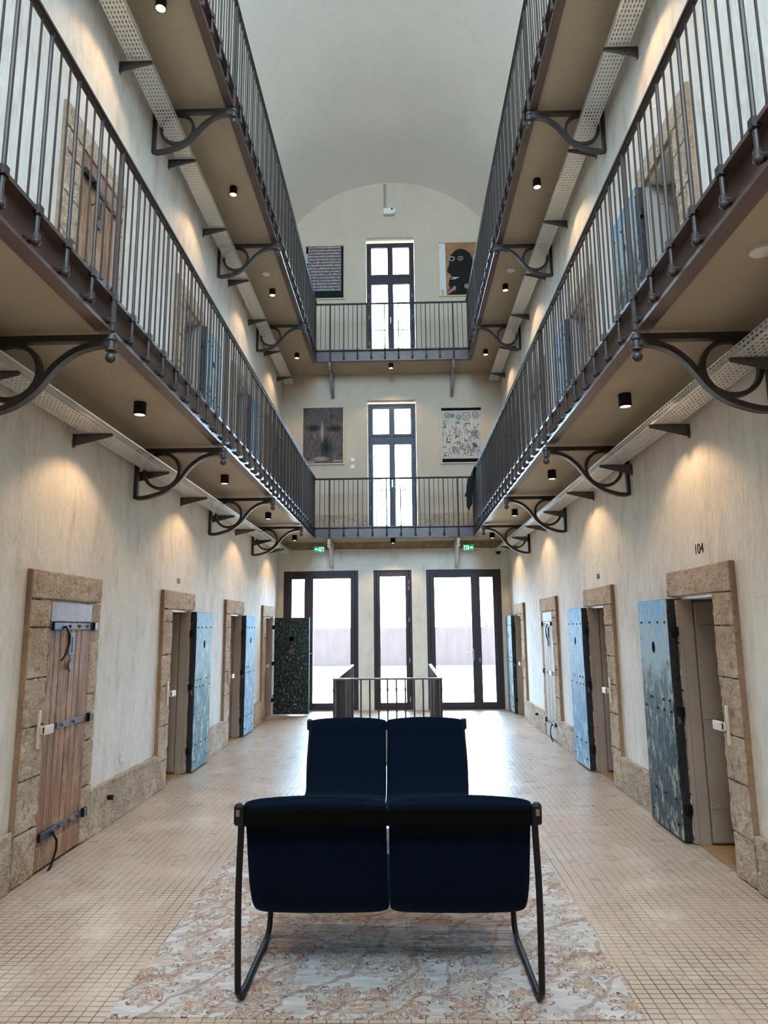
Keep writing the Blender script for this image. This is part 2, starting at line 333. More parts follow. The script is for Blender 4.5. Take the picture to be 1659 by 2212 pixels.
# ------------------------------------------------------------------ mesh helpers
class MB:
    """collects shapes in world coordinates; build() writes them as one mesh"""
    def __init__(s): s.v = []; s.f = []; s.mi = []; s.cur = 0
    def add(s, vs, fs):
        o = len(s.v); s.v += [tuple(v) for v in vs]; s.f += [tuple(i + o for i in f) for f in fs]; s.mi += [s.cur] * len(fs); return s
    def box(s, x0, x1, y0, y1, z0, z1):
        x0, x1 = min(x0, x1), max(x0, x1); y0, y1 = min(y0, y1), max(y0, y1); z0, z1 = min(z0, z1), max(z0, z1)
        return s.add([(x0, y0, z0), (x1, y0, z0), (x1, y1, z0), (x0, y1, z0), (x0, y0, z1), (x1, y0, z1), (x1, y1, z1), (x0, y1, z1)],
                     [(0, 3, 2, 1), (4, 5, 6, 7), (0, 1, 5, 4), (1, 2, 6, 5), (2, 3, 7, 6), (3, 0, 4, 7)])
    def tube(s, pts, r, n=8, closed=False, caps=True):
        pts = [Vector(p) for p in pts]; m = len(pts); rings = []
        rr = r if isinstance(r, (list, tuple)) else [r] * m
        ref = None
        for i, p in enumerate(pts):
            if closed: d = pts[(i + 1) % m] - pts[i - 1]
            else: d = pts[min(i + 1, m - 1)] - pts[max(i - 1, 0)]
            d.normalize()
            if ref is None:
                ref = Vector((0, 0, 1)) if abs(d.z) < 0.9 else Vector((0, 1, 0))
            a = d.cross(ref).normalized(); b = a.cross(d).normalized(); ref = b
            rings.append([p + (a * math.cos(2 * PI * k / n) + b * math.sin(2 * PI * k / n)) * rr[i] for k in range(n)])
        vs = [v for rg in rings for v in rg]; fs = []
        for i in range(m if closed else m - 1):
            j = (i + 1) % m
            for k in range(n): fs.append((i * n + k, i * n + (k + 1) % n, j * n + (k + 1) % n, j * n + k))
        if not closed and caps: fs += [tuple(range(n))[::-1], tuple(range((m - 1) * n, m * n))]
        return s.add(vs, fs)
    def ribbon(s, pts, t, axis, w, closed=False):
        """flat bar: centre line pts in a plane, thickness t in the plane, width w along axis (unit vector)"""
        pts = [Vector(p) for p in pts]; ax = Vector(axis); m = len(pts); vs = []; fs = []
        for i, p in enumerate(pts):
            d = (pts[(i + 1) % m] - pts[i - 1]) if closed else (pts[min(i + 1, m - 1)] - pts[max(i - 1, 0)])
            n = d.cross(ax).normalized()
            vs += [p + n * t / 2 + ax * w / 2, p - n * t / 2 + ax * w / 2, p - n * t / 2 - ax * w / 2, p + n * t / 2 - ax * w / 2]
        for i in range(m if closed else m - 1):
            j = (i + 1) % m
            for k in range(4): fs.append((i * 4 + k, i * 4 + (k + 1) % 4, j * 4 + (k + 1) % 4, j * 4 + k))
        if not closed: fs += [(3, 2, 1, 0), tuple((m - 1) * 4 + k for k in range(4))]
        return s.add(vs, fs)
    def lathe(s, c, prof, n=16, axis='z'):
        c = Vector(c); vs = []; fs = []; m = len(prof)
        for (r, h) in prof:
            for k in range(n):
                a = 2 * PI * k / n; x, y = r * math.cos(a), r * math.sin(a)
                vs.append(c + (Vector((x, y, h)) if axis == 'z' else Vector((h, x, y)) if axis == 'x' else Vector((x, h, y))))
        for i in range(m - 1):
            for k in range(n): fs.append((i * n + k, i * n + (k + 1) % n, (i + 1) * n + (k + 1) % n, (i + 1) * n + k))
        fs += [tuple(range(n))[::-1], tuple(range((m - 1) * n, m * n))]
        return s.add(vs, fs)
    def prism(s, pts, axis, a0, a1):
        """polygon pts extruded along axis between a0 and a1; pts are the two other coordinates in xyz order"""
        def P(p, a): return (a, p[0], p[1]) if axis == 'x' else (p[0], a, p[1]) if axis == 'y' else (p[0], p[1], a)
        n = len(pts); vs = [P(p, a0) for p in pts] + [P(p, a1) for p in pts]
        fs = [tuple(range(n))[::-1], tuple(range(n, 2 * n))] + [(i, (i + 1) % n, n + (i + 1) % n, n + i) for i in range(n)]
        return s.add(vs, fs)
    def ball(s, c, r, n=12):
        return s.lathe(c, [(max(1e-4, r * math.sin(PI * i / 8)), -r * math.cos(PI * i / 8)) for i in range(9)], n)
    def build(s, name, mat, parent=None, smooth=False, bevel=0.0):
        me = bpy.data.meshes.new(name)
        off = world_loc(parent) if parent else Vector((0, 0, 0))
        me.from_pydata([tuple(Vector(v) - off) for v in s.v], [], s.f)
        bm = bmesh.new(); bm.from_mesh(me); bmesh.ops.recalc_face_normals(bm, faces=bm.faces); bm.to_mesh(me); bm.free()
        for m_ in (mat if isinstance(mat, (list, tuple)) else [mat]): me.materials.append(M[m_])
        if isinstance(mat, (list, tuple)):
            for p, k in zip(me.polygons, s.mi): p.material_index = k
        if smooth:
            for p in me.polygons: p.use_smooth = True
        o = bpy.data.objects.new(name, me); COL.objects.link(o)
        if parent: o.parent = parent
        if bevel:
            b = o.modifiers.new('bevel', 'BEVEL'); b.width = bevel; b.segments = 2; b.limit_method = 'ANGLE'
        if smooth and not bevel:
            try: me.set_sharp_from_angle(angle=math.radians(40))
            except Exception: pass
        return o
ROCK = bpy.data.textures.new('rock', 'CLOUDS'); ROCK.noise_scale = 0.06; ROCK.noise_depth = 4
def roughen(o, levels, strength):
    sb = o.modifiers.new('dice', 'SUBSURF'); sb.subdivision_type = 'SIMPLE'; sb.levels = levels; sb.render_levels = levels
    d = o.modifiers.new('rough', 'DISPLACE'); d.texture = ROCK; d.strength = strength; d.mid_level = 0.5; d.texture_coords = 'LOCAL'
def world_loc(o):
    v = Vector((0, 0, 0))
    while o: v = v + o.location; o = o.parent
    return v
def thing(name, label, cat, loc=(0, 0, 0), group=None, kind=None):
    o = bpy.data.objects.new(name, None); COL.objects.link(o); o.location = loc; o.empty_display_size = 0.1
    tag(o, label, cat, group, kind); return o
def tag(o, label=None, cat=None, group=None, kind=None):
    if label: o['label'] = label
    if cat: o['category'] = cat
    if group: o['group'] = group
    if kind: o['kind'] = kind
    return o
def struct(name, mb, mat, parent=None, **kw):
    o = mb.build(name, mat, parent, **kw)
    if parent is None: o['kind'] = 'structure'
    return o
def children_of(o): return [c for c in bpy.data.objects if c.parent == o]
def copy_tree(o, parent=None):
    c = o.copy(); COL.objects.link(c); c.parent = parent
    for ch in children_of(o): copy_tree(ch, c)
    return c
def inst(src_mesh, name, parent, loc):
    o = bpy.data.objects.new(name, src_mesh); COL.objects.link(o); o.parent = parent; o.location = Vector(loc) - world_loc(parent); return o
def grid_wall(name, plane, a, t, u0, u1, z0, z1, holes, mat):
    """wall slab: plane 'x' (runs along y) or 'y' (runs along x); front face at a, thickness t (signed, away from the hall)"""
    us = sorted({u0, u1, *[h[0] for h in holes], *[h[1] for h in holes]}); zs = sorted({z0, z1, *[h[2] for h in holes], *[h[3] for h in holes]})
    us = [u for u in us if u0 <= u <= u1]; zs = [z for z in zs if z0 <= z <= z1]
    mb = MB()
    def solid(i, j):
        if i < 0 or j < 0 or i >= len(us) - 1 or j >= len(zs) - 1: return False
        cu, cz = (us[i] + us[i + 1]) / 2, (zs[j] + zs[j + 1]) / 2
        return not any(h[0] < cu < h[1] and h[2] < cz < h[3] for h in holes)
    def P(u, d, z): return (a + d, u, z) if plane == 'x' else (u, a + d, z)
    for i in range(len(us) - 1):
        for j in range(len(zs) - 1):
            if not solid(i, j): continue
            A, B, c, d = us[i], us[i + 1], zs[j], zs[j + 1]
            mb.add([P(A, 0, c), P(B, 0, c), P(B, 0, d), P(A, 0, d)], [(0, 1, 2, 3)]); mb.add([P(A, t, c), P(B, t, c), P(B, t, d), P(A, t, d)], [(0, 1, 2, 3)])
            for di, dj, (p, q) in ((-1, 0, ((A, c), (A, d))), (1, 0, ((B, c), (B, d))), (0, -1, ((A, c), (B, c))), (0, 1, ((A, d), (B, d)))):
                if not solid(i + di, j + dj):
                    mb.add([P(p[0], 0, p[1]), P(q[0], 0, q[1]), P(q[0], t, q[1]), P(p[0], t, p[1])], [(0, 1, 2, 3)])
    me = mb.build(name, mat)
    bm = bmesh.new(); bm.from_mesh(me.data); bmesh.ops.remove_doubles(bm, verts=bm.verts, dist=1e-5); bmesh.ops.recalc_face_normals(bm, faces=bm.faces); bm.to_mesh(me.data); bm.free()
    me['kind'] = 'structure'
    return me

# ------------------------------------------------------------------ large structure
DY = [4.80, 7.37, 9.94, 12.52]      # near jambs of the cell doors
DW = 0.64                            # clear width
FZ = [0.0, 3.54]
# leaf state per door: closed wooden, open leaf folded on the wall, open leaf square to the wall
L_STATE = ['wood', 'blue_grey', 'sky', 'square']
R_STATE = ['blue_black', 'sky', 'pale', 'blue_grey']
holesL = [(y, y + DW, z, z + 1.81) for z in FZ for y, s in zip(DY, L_STATE)]
holesR = [(y, y + DW, z, z + 1.81) for z in FZ for y, s in zip(DY, R_STATE)]
grid_wall('wall_left', 'x', XL, -0.5, YR, YB, -0.0, 10.06, holesL, 'plaster_side')
grid_wall('wall_right', 'x', XR, 0.5, YR, YB, -0.0, 10.06, holesR, 'plaster_side')
GD = [(-2.24, -0.72), (-0.41, 0.36), (0.655, 2.16)]      # glazed doors at ground level
endh = [(a, b, 0.0, 2.75) for a, b in GD]
grid_wall('wall_end_lower', 'y', YB, 0.34, XL - .5, XR + .5, 0.0, 3.32, endh, 'concrete_end')
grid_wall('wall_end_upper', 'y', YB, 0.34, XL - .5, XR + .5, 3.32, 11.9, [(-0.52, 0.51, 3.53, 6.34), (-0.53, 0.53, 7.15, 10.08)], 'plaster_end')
# rear end of the hall: plain wall, high opening added to daylight the vault
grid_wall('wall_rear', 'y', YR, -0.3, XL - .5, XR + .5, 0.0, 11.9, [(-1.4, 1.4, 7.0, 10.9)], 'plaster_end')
# floor with the stair opening
SW = (-0.60, 0.55, 8.4, 11.3)
fl = MB()
for x0, x1, y0, y1 in ((XL - .9, XR + .9, YR - .3, SW[2]), (XL - .9, SW[0], SW[2], SW[3]), (SW[1], XR + .9, SW[2], SW[3]), (XL - .9, XR + .9, SW[3], 14.3)):
    fl.box(x0, x1, y0, y1, -0.25, 0.0)
struct('floor', fl, 'floor_tiles')
sh = MB()
sh.box(SW[0] - .1, SW[0], SW[2] - .1, SW[3] + .1, -3.0, -0.25).box(SW[1], SW[1] + .1, SW[2] - .1, SW[3] + .1, -3.0, -0.25)
sh.box(SW[0], SW[1], SW[2] - .1, SW[2], -3.0, -0.25).box(SW[0], SW[1], SW[3], SW[3] + .1, -3.0, -0.25).box(SW[0], SW[1], SW[2], SW[3], -3.1, -3.0)
struct('wall_stair_shaft', sh, 'shaft')
st = MB()
for k in range(13): st.box(SW[0] + .002, SW[1] - .002, SW[3] - .02 - (k + 1) * .22, SW[3] - .02 - k * .22, -3.0, -0.2 - k * .2)
stairs = st.build('staircase', 'shaft'); tag(stairs, 'concrete stairs going down inside the railed floor opening', 'stairs')
# vault
VR, VZ = 2.67, 11.41 - 2.67
cxv = (XL + XR) / 2; half = (XR - XL) / 2 + .12
a0 = math.acos(half / VR)
NV = 40
arc = [(cxv + VR * math.cos(a0 + (PI - 2 * a0) * k / NV), VZ + VR * math.sin(a0 + (PI - 2 * a0) * k / NV)) for k in range(NV + 1)]
va = MB()
def vault_strip(mb, y0, y1, ks):
    for k in ks:
        (xa, za), (xb, zb) = arc[k], arc[k + 1]
        o = 1.07
        xa2, za2 = cxv + (xa - cxv) * o, VZ + (za - VZ) * o; xb2, zb2 = cxv + (xb - cxv) * o, VZ + (zb - VZ) * o
        mb.add([(xa, y0, za), (xb, y0, zb), (xb, y1, zb), (xa, y1, za), (xa2, y0, za2), (xb2, y0, zb2), (xb2, y1, zb2), (xa2, y1, za2)],
               [(0, 1, 2, 3), (4, 7, 6, 5), (0, 4, 5, 1), (3, 2, 6, 7)] + ([(1, 5, 6, 2)]) + [(0, 3, 7, 4)])
vault_strip(va, YR - .3, YB + .34, range(NV))
struct('ceiling', va, 'plaster_vault', smooth=True)

# galleries: slab, iron edge beam
def gallery(level):
    z0, z1, zr = LV[level]
    g = MB()
    g.box(XL - .02, GE_L - .06, YR, YB + .02, z0, z1 - .01).box(GE_R + .06, XR + .02, YR, YB + .02, z0, z1 - .01).box(GE_L - .06, GE_R + .06, GB + .06, YB + .02, z0, z1 - .01)
    struct('floor_gallery_' + ('lower', 'upper')[level], g, 'soffit')
    b = MB()
    for s, x in ((1, GE_L), (-1, GE_R)):          # s: direction towards the hall centre
        b.box(x - s * .06, x - s * .045, YR, GB + .05, z0 + .004, z1 - .004)              # web, set back
        b.box(x - s * .075, x + s * .012, YR, GB + .0, z1 - .018, z1 + .004)      # top flange
        b.box(x - s * .075, x + s * .008, YR, GB + .0, z0 - .016, z0 + .006)      # bottom flange
    b.box(GE_L - .05, GE_R + .05, GB + .045, GB + .06, z0 + .004, z1 - .004)
    b.box(GE_L - .075, GE_R + .075, GB - .012, GB + .075, z1 - .018, z1 + .004)
    b.box(GE_L - .075, GE_R + .075, GB - .008, GB + .075, z0 - .016, z0 + .006)
    o = struct('trim_gallery_beam_' + ('lower', 'upper')[level], b, 'iron_beam')
gallery(0); gallery(1)

# plinths and the band along the end wall
def plinth(name, side, y0, y1, z0, h):
    x = XL if side < 0 else XR; s = -side
    mb = MB(); n = max(1, int((y1 - y0) / 0.75)); L = (y1 - y0) / n
    for k in range(n):
        a, b = y0 + k * L, y0 + (k + 1) * L
        mb.box(x - s * .02, x + s * .042, a + .003, b - .003, z0, z0 + h)
    roughen(struct(name, mb, 'stone_plinth', bevel=0.008), 4, .024)
pn = 0
for side in (-1, 1):
    edges = [YR] + [v for y in DY for v in (y - .29, y + DW + .14)] + [YB]
    for lev in (0, 1):
        for i in range(0, len(edges), 2):
            if edges[i + 1] - edges[i] > .1:
                pn += 1
                h = (0.36 if side < 0 else 0.33) if lev == 0 else .33
                plinth('baseboard_%s_%d' % ('left' if side < 0 else 'right', pn), side, edges[i] + .002, edges[i + 1] - .002, FZ[lev] if lev == 0 else 3.532, h)
mb = MB().box(XL + .05, -0.53, YB - .03, YB + .02, 3.525, 3.90); mb.box(0.52, XR - .05, YB - .03, YB + .02, 3.525, 3.90)
struct('baseboard_end_lower', mb, 'stone_plinth', bevel=.005)
mb = MB().box(XL + .002, XR - .002, YB - .02, YB + .02, 3.18, 3.318)
simple('old_frieze', (0.30, 0.22, 0.11), 0.85, c2=(0.42, 0.36, 0.27), nscale=7, bscale=12, bstr=0.5)
struct('trim_end_frieze', mb, 'old_frieze')

# ------------------------------------------------------------------ glazed doors and windows in the end wall
def glazing(name, x0, x1, z0, z1, y, bays, fw=0.09, transoms=(), extra_side=None):
    """frame with bays (x edges of mullions) ; each pane a part"""
    root = bpy.data.objects.new(name, None); COL.objects.link(root); root.location = ((x0 + x1) / 2, y, z0); root['kind'] = 'structure'
    mb = MB(); d0, d1 = y, y + .07
    mb.box(x0, x0 + fw, d0, d1, z0, z1).box(x1 - fw, x1, d0, d1, z0, z1).box(x0 + fw, x1 - fw, d0, d1, z1 - fw, z1).box(x0 + fw, x1 - fw, d0, d1, z0, z0 + .05)
    for a, b in bays: mb.box(a, b, d0, d1, z0 + .05, z1 - fw)
    for a, b in transoms: mb.box(x0 + fw, x1 - fw, d0 + .001, d1 - .001, a, b)
    mb.build('frame', 'aluminium_frame', root, bevel=.006)
    return root
def leaf(root, x0, x1, z0, z1, y, st=0.085, bot=0.09):
    mb = MB(); d0, d1 = y - .012, y + .045
    mb.box(x0, x0 + st, d0, d1, z0, z1).box(x1 - st, x1, d0, d1, z0, z1).box(x0 + st, x1 - st, d0, d1, z1 - st, z1).box(x0 + st, x1 - st, d0, d1, z0, z0 + bot)
    f = mb.build('sash', 'aluminium_frame', root, bevel=.005)
    p = MB().box(x0 + st - .005, x1 - st + .005, y + .012, y + .020, z0 + bot - .005, z1 - st + .005).build('pane', 'pane_glass', root)
    return f
def door_handle(root, x, y, z, s):
    mb = MB().box(x - .018, x + .018, y - .03, y - .012, z - .11, z + .11)
    mb.tube([(x, y - .02, z + .05), (x, y - .065, z + .05), (x + s * .02, y - .07, z + .05), (x + s * .13, y - .07, z + .05)], .009, 8)
    mb.build('handle', 'steel', root, smooth=False)
def hinges(root, x, y, zs):
    for z in zs: MB().lathe((x, y - .018, z), [(.012, -.045), (.014, -.04), (.014, .04), (.012, .045)], 8).build('hinge', 'steel', root)
YG = YB + .05
def meet(root, x): MB().box(x - .014, x + .014, YG - .018, YG - .010, .05, 2.67).build('meeting_strip', 'aluminium_frame', root)
# left door: narrow leaf left, wide leaf right
d1 = glazing('door_1', -2.2395, -0.7205, 0.0, 2.745, YG, [], .075)
leaf(d1, -2.165, -1.727, .045, 2.676, YG, .092); leaf(d1, -1.7268, -0.795, .045, 2.676, YG, .088); door_handle(d1, -1.735, YG - .012, 1.05, 1)
d2 = glazing('door_2', -0.4095, 0.3595, 0.0, 2.745, YG, [], .06)
leaf(d2, -0.3495, 0.3, .045, 2.69, YG, .070); hinges(d2, 0.30, YG, (2.5, 2.38, 1.75, .95, .2))
d3 = glazing('door_3', 0.6555, 2.1595, 0.0, 2.745, YG, [], .075)
leaf(d3, 0.73, 1.6448, .045, 2.676, YG, .09); leaf(d3, 1.645, 2.085, .045, 2.676, YG, .09); door_handle(d3, 1.56, YG - .012, 1.05, -1); hinges(d3, 1.69, YG, (.95,))
meet(d1, -1.727); meet(d3, 1.645)
def tall_window(name, x0, x1, z0, z1, zt):
    w = glazing(name, x0, x1, z0, z1, YB + .12, [], .055, [(zt - .06, zt + .06)])
    xm = (x0 + x1) / 2
    y = YB + .12
    leaf(w, x0 + .052, xm - .0005, z0 + .045, zt - .055, y, .060, .06); leaf(w, xm + .0005, x1 - .052, z0 + .045, zt - .055, y, .060, .06)
    leaf(w, x0 + .052, xm - .0005, zt + .055, z1 - .052, y, .060, .060); leaf(w, xm + .0005, x1 - .052, zt + .055, z1 - .052, y, .060, .060)
    MB().box(xm - .016, xm + .016, y - .018, y - .010, z0 + .05, z1 - .06).build('meeting_strip', 'aluminium_frame', w)
    hinges(w, x0 + .05, y, (z0 + .5, z0 + 1.1, z0 + 1.6)); hinges(w, x1 - .05, y, (z0 + .5, z0 + 1.1, z0 + 1.6))
    MB().box(xm - .012, xm + .012, y - .035, y - .012, z0 + .95, z0 + 1.1).build('handle', 'steel', w)
    g = thing('window_guard', 'thin iron guard rail outside the %s end window' % ('lower' if z0 < 5 else 'upper'), 'railing', (xm, YB + .42, z0))
    MB().tube([(x0 - .05, YB + .42, z0 + .95), (x1 + .05, YB + .42, z0 + .95)], .012).tube([(x0 - .05, YB + .42, z0 + .1), (x1 + .05, YB + .42, z0 + .1)], .01).build('top_rail', 'aluminium_frame', g)
    for k in range(9):
        xx = x0 + .04 + (x1 - x0 - .08) * k / 8
        MB().tube([(xx, YB + .42, z0 + .1), (xx, YB + .42, z0 + .95)], .007, 6).build('bar', 'aluminium_frame', g)
    for xx in (x0 - .03, x1 + .03):
        for zz in (.1, .95): MB().tube([(xx, YB + .30, z0 + zz), (xx, YB + .425, z0 + zz)], .012).build('bracket', 'aluminium_frame', g)
tall_window('window_1', -0.515, 0.505, 3.535, 6.30, 5.52)
tall_window('window_2', -0.525, 0.525, 7.155, 10.02, 9.15)

# ------------------------------------------------------------------ cell door surrounds, recesses and doors
def mapper(side, y0, z0):
    X0 = XL if side < 0 else XR; s = -side
    def bx(mb, u0, u1, d0, d1, za, zb): return mb.box(X0 + s * d0, X0 + s * d1, y0 + u0, y0 + u1, z0 + za, z0 + zb)
    def pt(u, d, z): return (X0 + s * d, y0 + u, z0 + z)
    return bx, pt, s, X0
SN = [0]
def rects(u0, u1, za, zb): return (u0, u1, za, zb)
def surround(side, y0, z0):
    bx, pt, s, X0 = mapper(side, y0, z0); SN[0] += 1
    root = bpy.data.objects.new('trim_%d' % SN[0], None); COL.objects.link(root); root.location = (X0, y0, z0); root['kind'] = 'structure'
    rnd = random.Random(int(y0 * 10) + side)
    mb = MB()
    z = 0.0; zs = [0.0]
    while z < 1.55: z += rnd.uniform(.27, .40); zs.append(min(z, 1.81))
    if zs[-1] < 1.81: zs.append(1.81)
    for a, b in zip(zs, zs[1:]):
        bx(mb, -.275, -.001, -.012, .036 + rnd.uniform(-.003, .004), a + .004, b - .004)
    z = 0.0; zs = [0.0]
    while z < 1.5: z += rnd.uniform(.27, .42); zs.append(min(z, 1.81))
    if zs[-1] < 1.81: zs.append(1.81)
    for a, b in zip(zs, zs[1:]): bx(mb, DW + .001, DW + .155, -.012, .034 + rnd.uniform(-.003, .004), a + .004, b - .004)
    bx(mb, -.275, DW + .155, -.012, .038, 1.818, 2.01)
    roughen(mb.build('stone_frame', 'stone', root, bevel=.008), 4, .022)
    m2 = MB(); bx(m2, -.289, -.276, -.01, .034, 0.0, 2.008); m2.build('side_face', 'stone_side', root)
    return root
def recess(side, y0, z0, door=True):
    bx, pt, s, X0 = mapper(side, y0, z0); SN[0] += 1
    root = bpy.data.objects.new('trim_%d' % SN[0], None); COL.objects.link(root); root.location = (X0, y0, z0); root['kind'] = 'structure'
    m = MB(); bx(m, -.02, DW + .02, -.56, -.502, -.0, 1.85); m.build('back_wall', 'niche_paint', root)
    m = MB(); bx(m, .001, DW - .001, -.50, -.012, 1.792, 1.809); m.build('lintel_underside', 'niche_white', root)
    m = MB(); bx(m, .001, DW - .001, -.50, -.0, .0005, .006); m.build('threshold', 'threshold_wood', root)
    m = MB(); bx(m, .001, .012, -.50, -.014, .006, 1.79); m.build('near_lining', 'niche_paint', root)
    m = MB(); bx(m, DW - .014, DW - .0005, -.50, .030, .006, 1.79); bx(m, DW - .04, DW - .014, -.075, .004, .006, 1.79); m.build('door_frame', 'niche_paint', root, bevel=.004)
    d = thing('steel_cell_door', '', 'door', pt(DW - .03, -.08, 0), 'beige inner cell doors folded back inside the openings')
    m = MB(); bx(m, DW - .048, DW - .016, -.497, -.085, .02, 1.77); m.build('door_panel', 'niche_paint', d, bevel=.004)
    m = MB()
    for za, zb in ((1.60, 1.70), (.90, 1.0), (.03, .13), (.26, .31)): bx(m, DW - .054, DW - .048, -.495, -.088, za, zb)
    m.build('cross_rail', 'niche_paint', d, bevel=.002)
    for zz in (.95, .285):
        for dd in (-.15, -.22, -.30):
            c = pt(DW - .054, dd, zz); b = MB(); b.ball(c, .009, 8); b.build('bolt', 'niche_paint', d, smooth=True)
    return root, d
def lock(side, y0, z0, label):
    bx, pt, s, X0 = mapper(side, y0, z0)
    t = thing('electronic_lock', label, 'door lock', pt(-.09, .04, .94), 'white locks beside the cell openings')
    m = MB(); bx(m, -.098, -.074, .036, .052, .82, 1.07); m.build('plate', 'cream_plastic', t, bevel=.004)
    m = MB(); bx(m, -.10, -.078, .058, .095, .915, .965); bx(m, -.10, .02, .075, .098, .91, .97); m.build('lever', 'cream_plastic', t, bevel=.005)
    return t
def strap(root, side, y0, z0, u0, u1, zc, bolts, hook=None):
    bx, pt, s, X0 = mapper(side, y0, z0)
    m = MB(); bx(m, u0, u1, .034, .042, zc - .022, zc + .022)
    p = m.build('strap', 'brown_iron', root, bevel=.002)
    for b in bolts: MB().ball(pt(b, .042, zc), .013, 8).build('bolt', 'brown_iron', p, smooth=True)
    m = MB(); bx(m, u1 - .01, u1 + .055, .030, .062, zc - .032, zc + .032); m.build('hinge', 'black_metal', p, bevel=.006)
    if hook is not None:
        m = MB(); bx(m, hook - .10, hook + .11, .042, .062, zc - .028, zc + .028)
        m.build('bolt_case', 'black_metal', root, bevel=.005)
        m = MB(); m.tube([pt(hook + .05, .068, zc), pt(hook + .085, .085, zc - .06), pt(hook + .08, .09, zc - .12), pt(hook + .03, .085, zc - .21), pt(hook - .0, .075, zc - .24)], .008, 8)
        m.build('bolt_handle', 'black_metal', root, smooth=True)
def wood_door(side, y0, z0, label, mat='door_wood'):
    bx, pt, s, X0 = mapper(side, y0, z0)
    t = thing('cell_door', label, 'door', (X0, y0, z0), kind='thing')
    n = 8; w = (DW + .0) / n; m = MB(); rnd = random.Random(int(y0 * 7))
    for k in range(n): bx(m, k * w + .0025, (k + 1) * w - .0025, -.03, .028 + rnd.uniform(-.002, .003), .02, 1.66)
    bx(m, .004, DW - .004, -.03, .018, .02, 1.66)
    m.build('door_panel', mat, t, bevel=.003)
    m = MB(); bx(m, .0, DW, -.03, .034, 1.662, 1.80); m.build('top_board', mat if mat != 'door_wood' else 'board_brown', t, bevel=.004)
    m = MB(); bx(m, .004, DW - .004, .028, .036, .02, .17); m.build('kick_board', mat, t, bevel=.003)
    strap(t, side, y0, z0, .0, DW + .01, 1.63, (.27, .42, .55), .10)
    strap(t, side, y0, z0, .17, DW + .01, .935, (.24, .42))
    strap(t, side, y0, z0, .02, DW + .01, .235, (.3, .45, .58), .10)
    m = MB(); bx(m, .27, .355, .034, .044, 1.42, 1.585); p = m.build('peephole_plate', 'brown_iron', t, bevel=.003)
    m = MB(); bx(m, .315, .338, .044, .047, 1.44, 1.55); m.build('peephole_slot', 'black_metal', p)
    m = MB(); c = pt(.31, .046, 1.345); m.lathe((c[0] - .006, c[1], c[2]), [(.04, 0), (.04, .012)], 20, 'x'); m.build('peephole_cover', 'brown_iron', t, smooth=False)
    return t
def open_leaf(side, y0, z0, label, mat):
    bx, pt, s, X0 = mapper(side, y0, z0)
    t = thing('cell_door', label, 'door', (X0, y0, z0), kind='thing')
    u0, u1 = DW + .0, DW + .655
    m = MB(); bx(m, u0, u1, .042, .104, .02, 1.80); m.build('door_panel', 'dark_leaf_edge', t, bevel=.006)
    # painted face with the round spy hole cut through it
    c = (u0 + .345, 1.42); m = MB(); r = .042; N = 24
    ring = [(c[0] + r * math.cos(2 * PI * k / N), c[1] + 1.15 * r * math.sin(2 * PI * k / N)) for k in range(N)]
    out = []
    for k in range(N):
        a = 2 * PI * k / N; dx, dz = math.cos(a), math.sin(a)
        tx = ((u1 - .003 - c[0]) / dx if dx > 1e-6 else (u0 + .003 - c[0]) / dx if dx < -1e-6 else 1e9)
        tz = ((c[1] + .30 - c[1]) / dz if dz > 1e-6 else -.30 / dz if dz < -1e-6 else 1e9)
        tt = min(tx, tz); out.append((c[0] + dx * tt, c[1] + dz * tt))
    for (d, flip) in ((.109, 0),):
        vs = [pt(p[0], d, p[1]) for p in ring] + [pt(p[0], d, p[1]) for p in out] + [pt(p[0], .1035, p[1]) for p in ring]
        m.add(vs, [(k, (k + 1) % N, N + (k + 1) % N, N + k) for k in range(N)] + [(k, 2 * N + k, 2 * N + (k + 1) % N, (k + 1) % N) for k in range(N)])
        for cu, cz in ((u0 + .003, c[1] - .30), (u1 - .003, c[1] - .30), (u0 + .003, c[1] + .30), (u1 - .003, c[1] + .30)):
            near = sorted(range(N), key=lambda k: (out[k][0] - cu) ** 2 + (out[k][1] - cz) ** 2)[:2]
            m.add([pt(cu, d, cz), pt(*[out[near[0]][0], d, out[near[0]][1]]), pt(*[out[near[1]][0], d, out[near[1]][1]])], [(0, 1, 2)])
    bx(m, u0 + .003, u1 - .003, .1035, .109, .025, c[1] - .30); bx(m, u0 + .003, u1 - .003, .1035, .109, c[1] + .30, 1.795)
    m.build('painted_face', mat, t)
    m = MB(); m.prism([(y0 + c[0] + .041 * math.cos(2 * PI * k / 24), z0 + c[1] + .047 * math.sin(2 * PI * k / 24)) for k in range(24)], 'x', X0 + s * .1036, X0 + s * .1046); m.build('spy_hole', 'strap_black', t)
    for zz, us in ((1.62, (.06, .21, .39, .58)), (1.02, (.08, .20, .46)), (.94, (.06, .20, .34, .60)), (.30, (.1, .3, .5)), (.12, (.08, .58))):
        for uu in us: MB().ball(pt(u0 + uu, .108, zz), .011, 8).build('bolt', 'black_metal', t, smooth=True)
    for zz in (1.55, .95, .25):
        m = MB(); bx(m, u0 - .035, u0 + .01, .04, .085, zz - .035, zz + .035); m.build('hinge', 'black_metal', t, bevel=.006)
    m = MB(); bx(m, u0 - .006, u0 + .002, .062, .086, .86, .92); m.build('lock_keep', 'copper', t, bevel=.002)
    return t
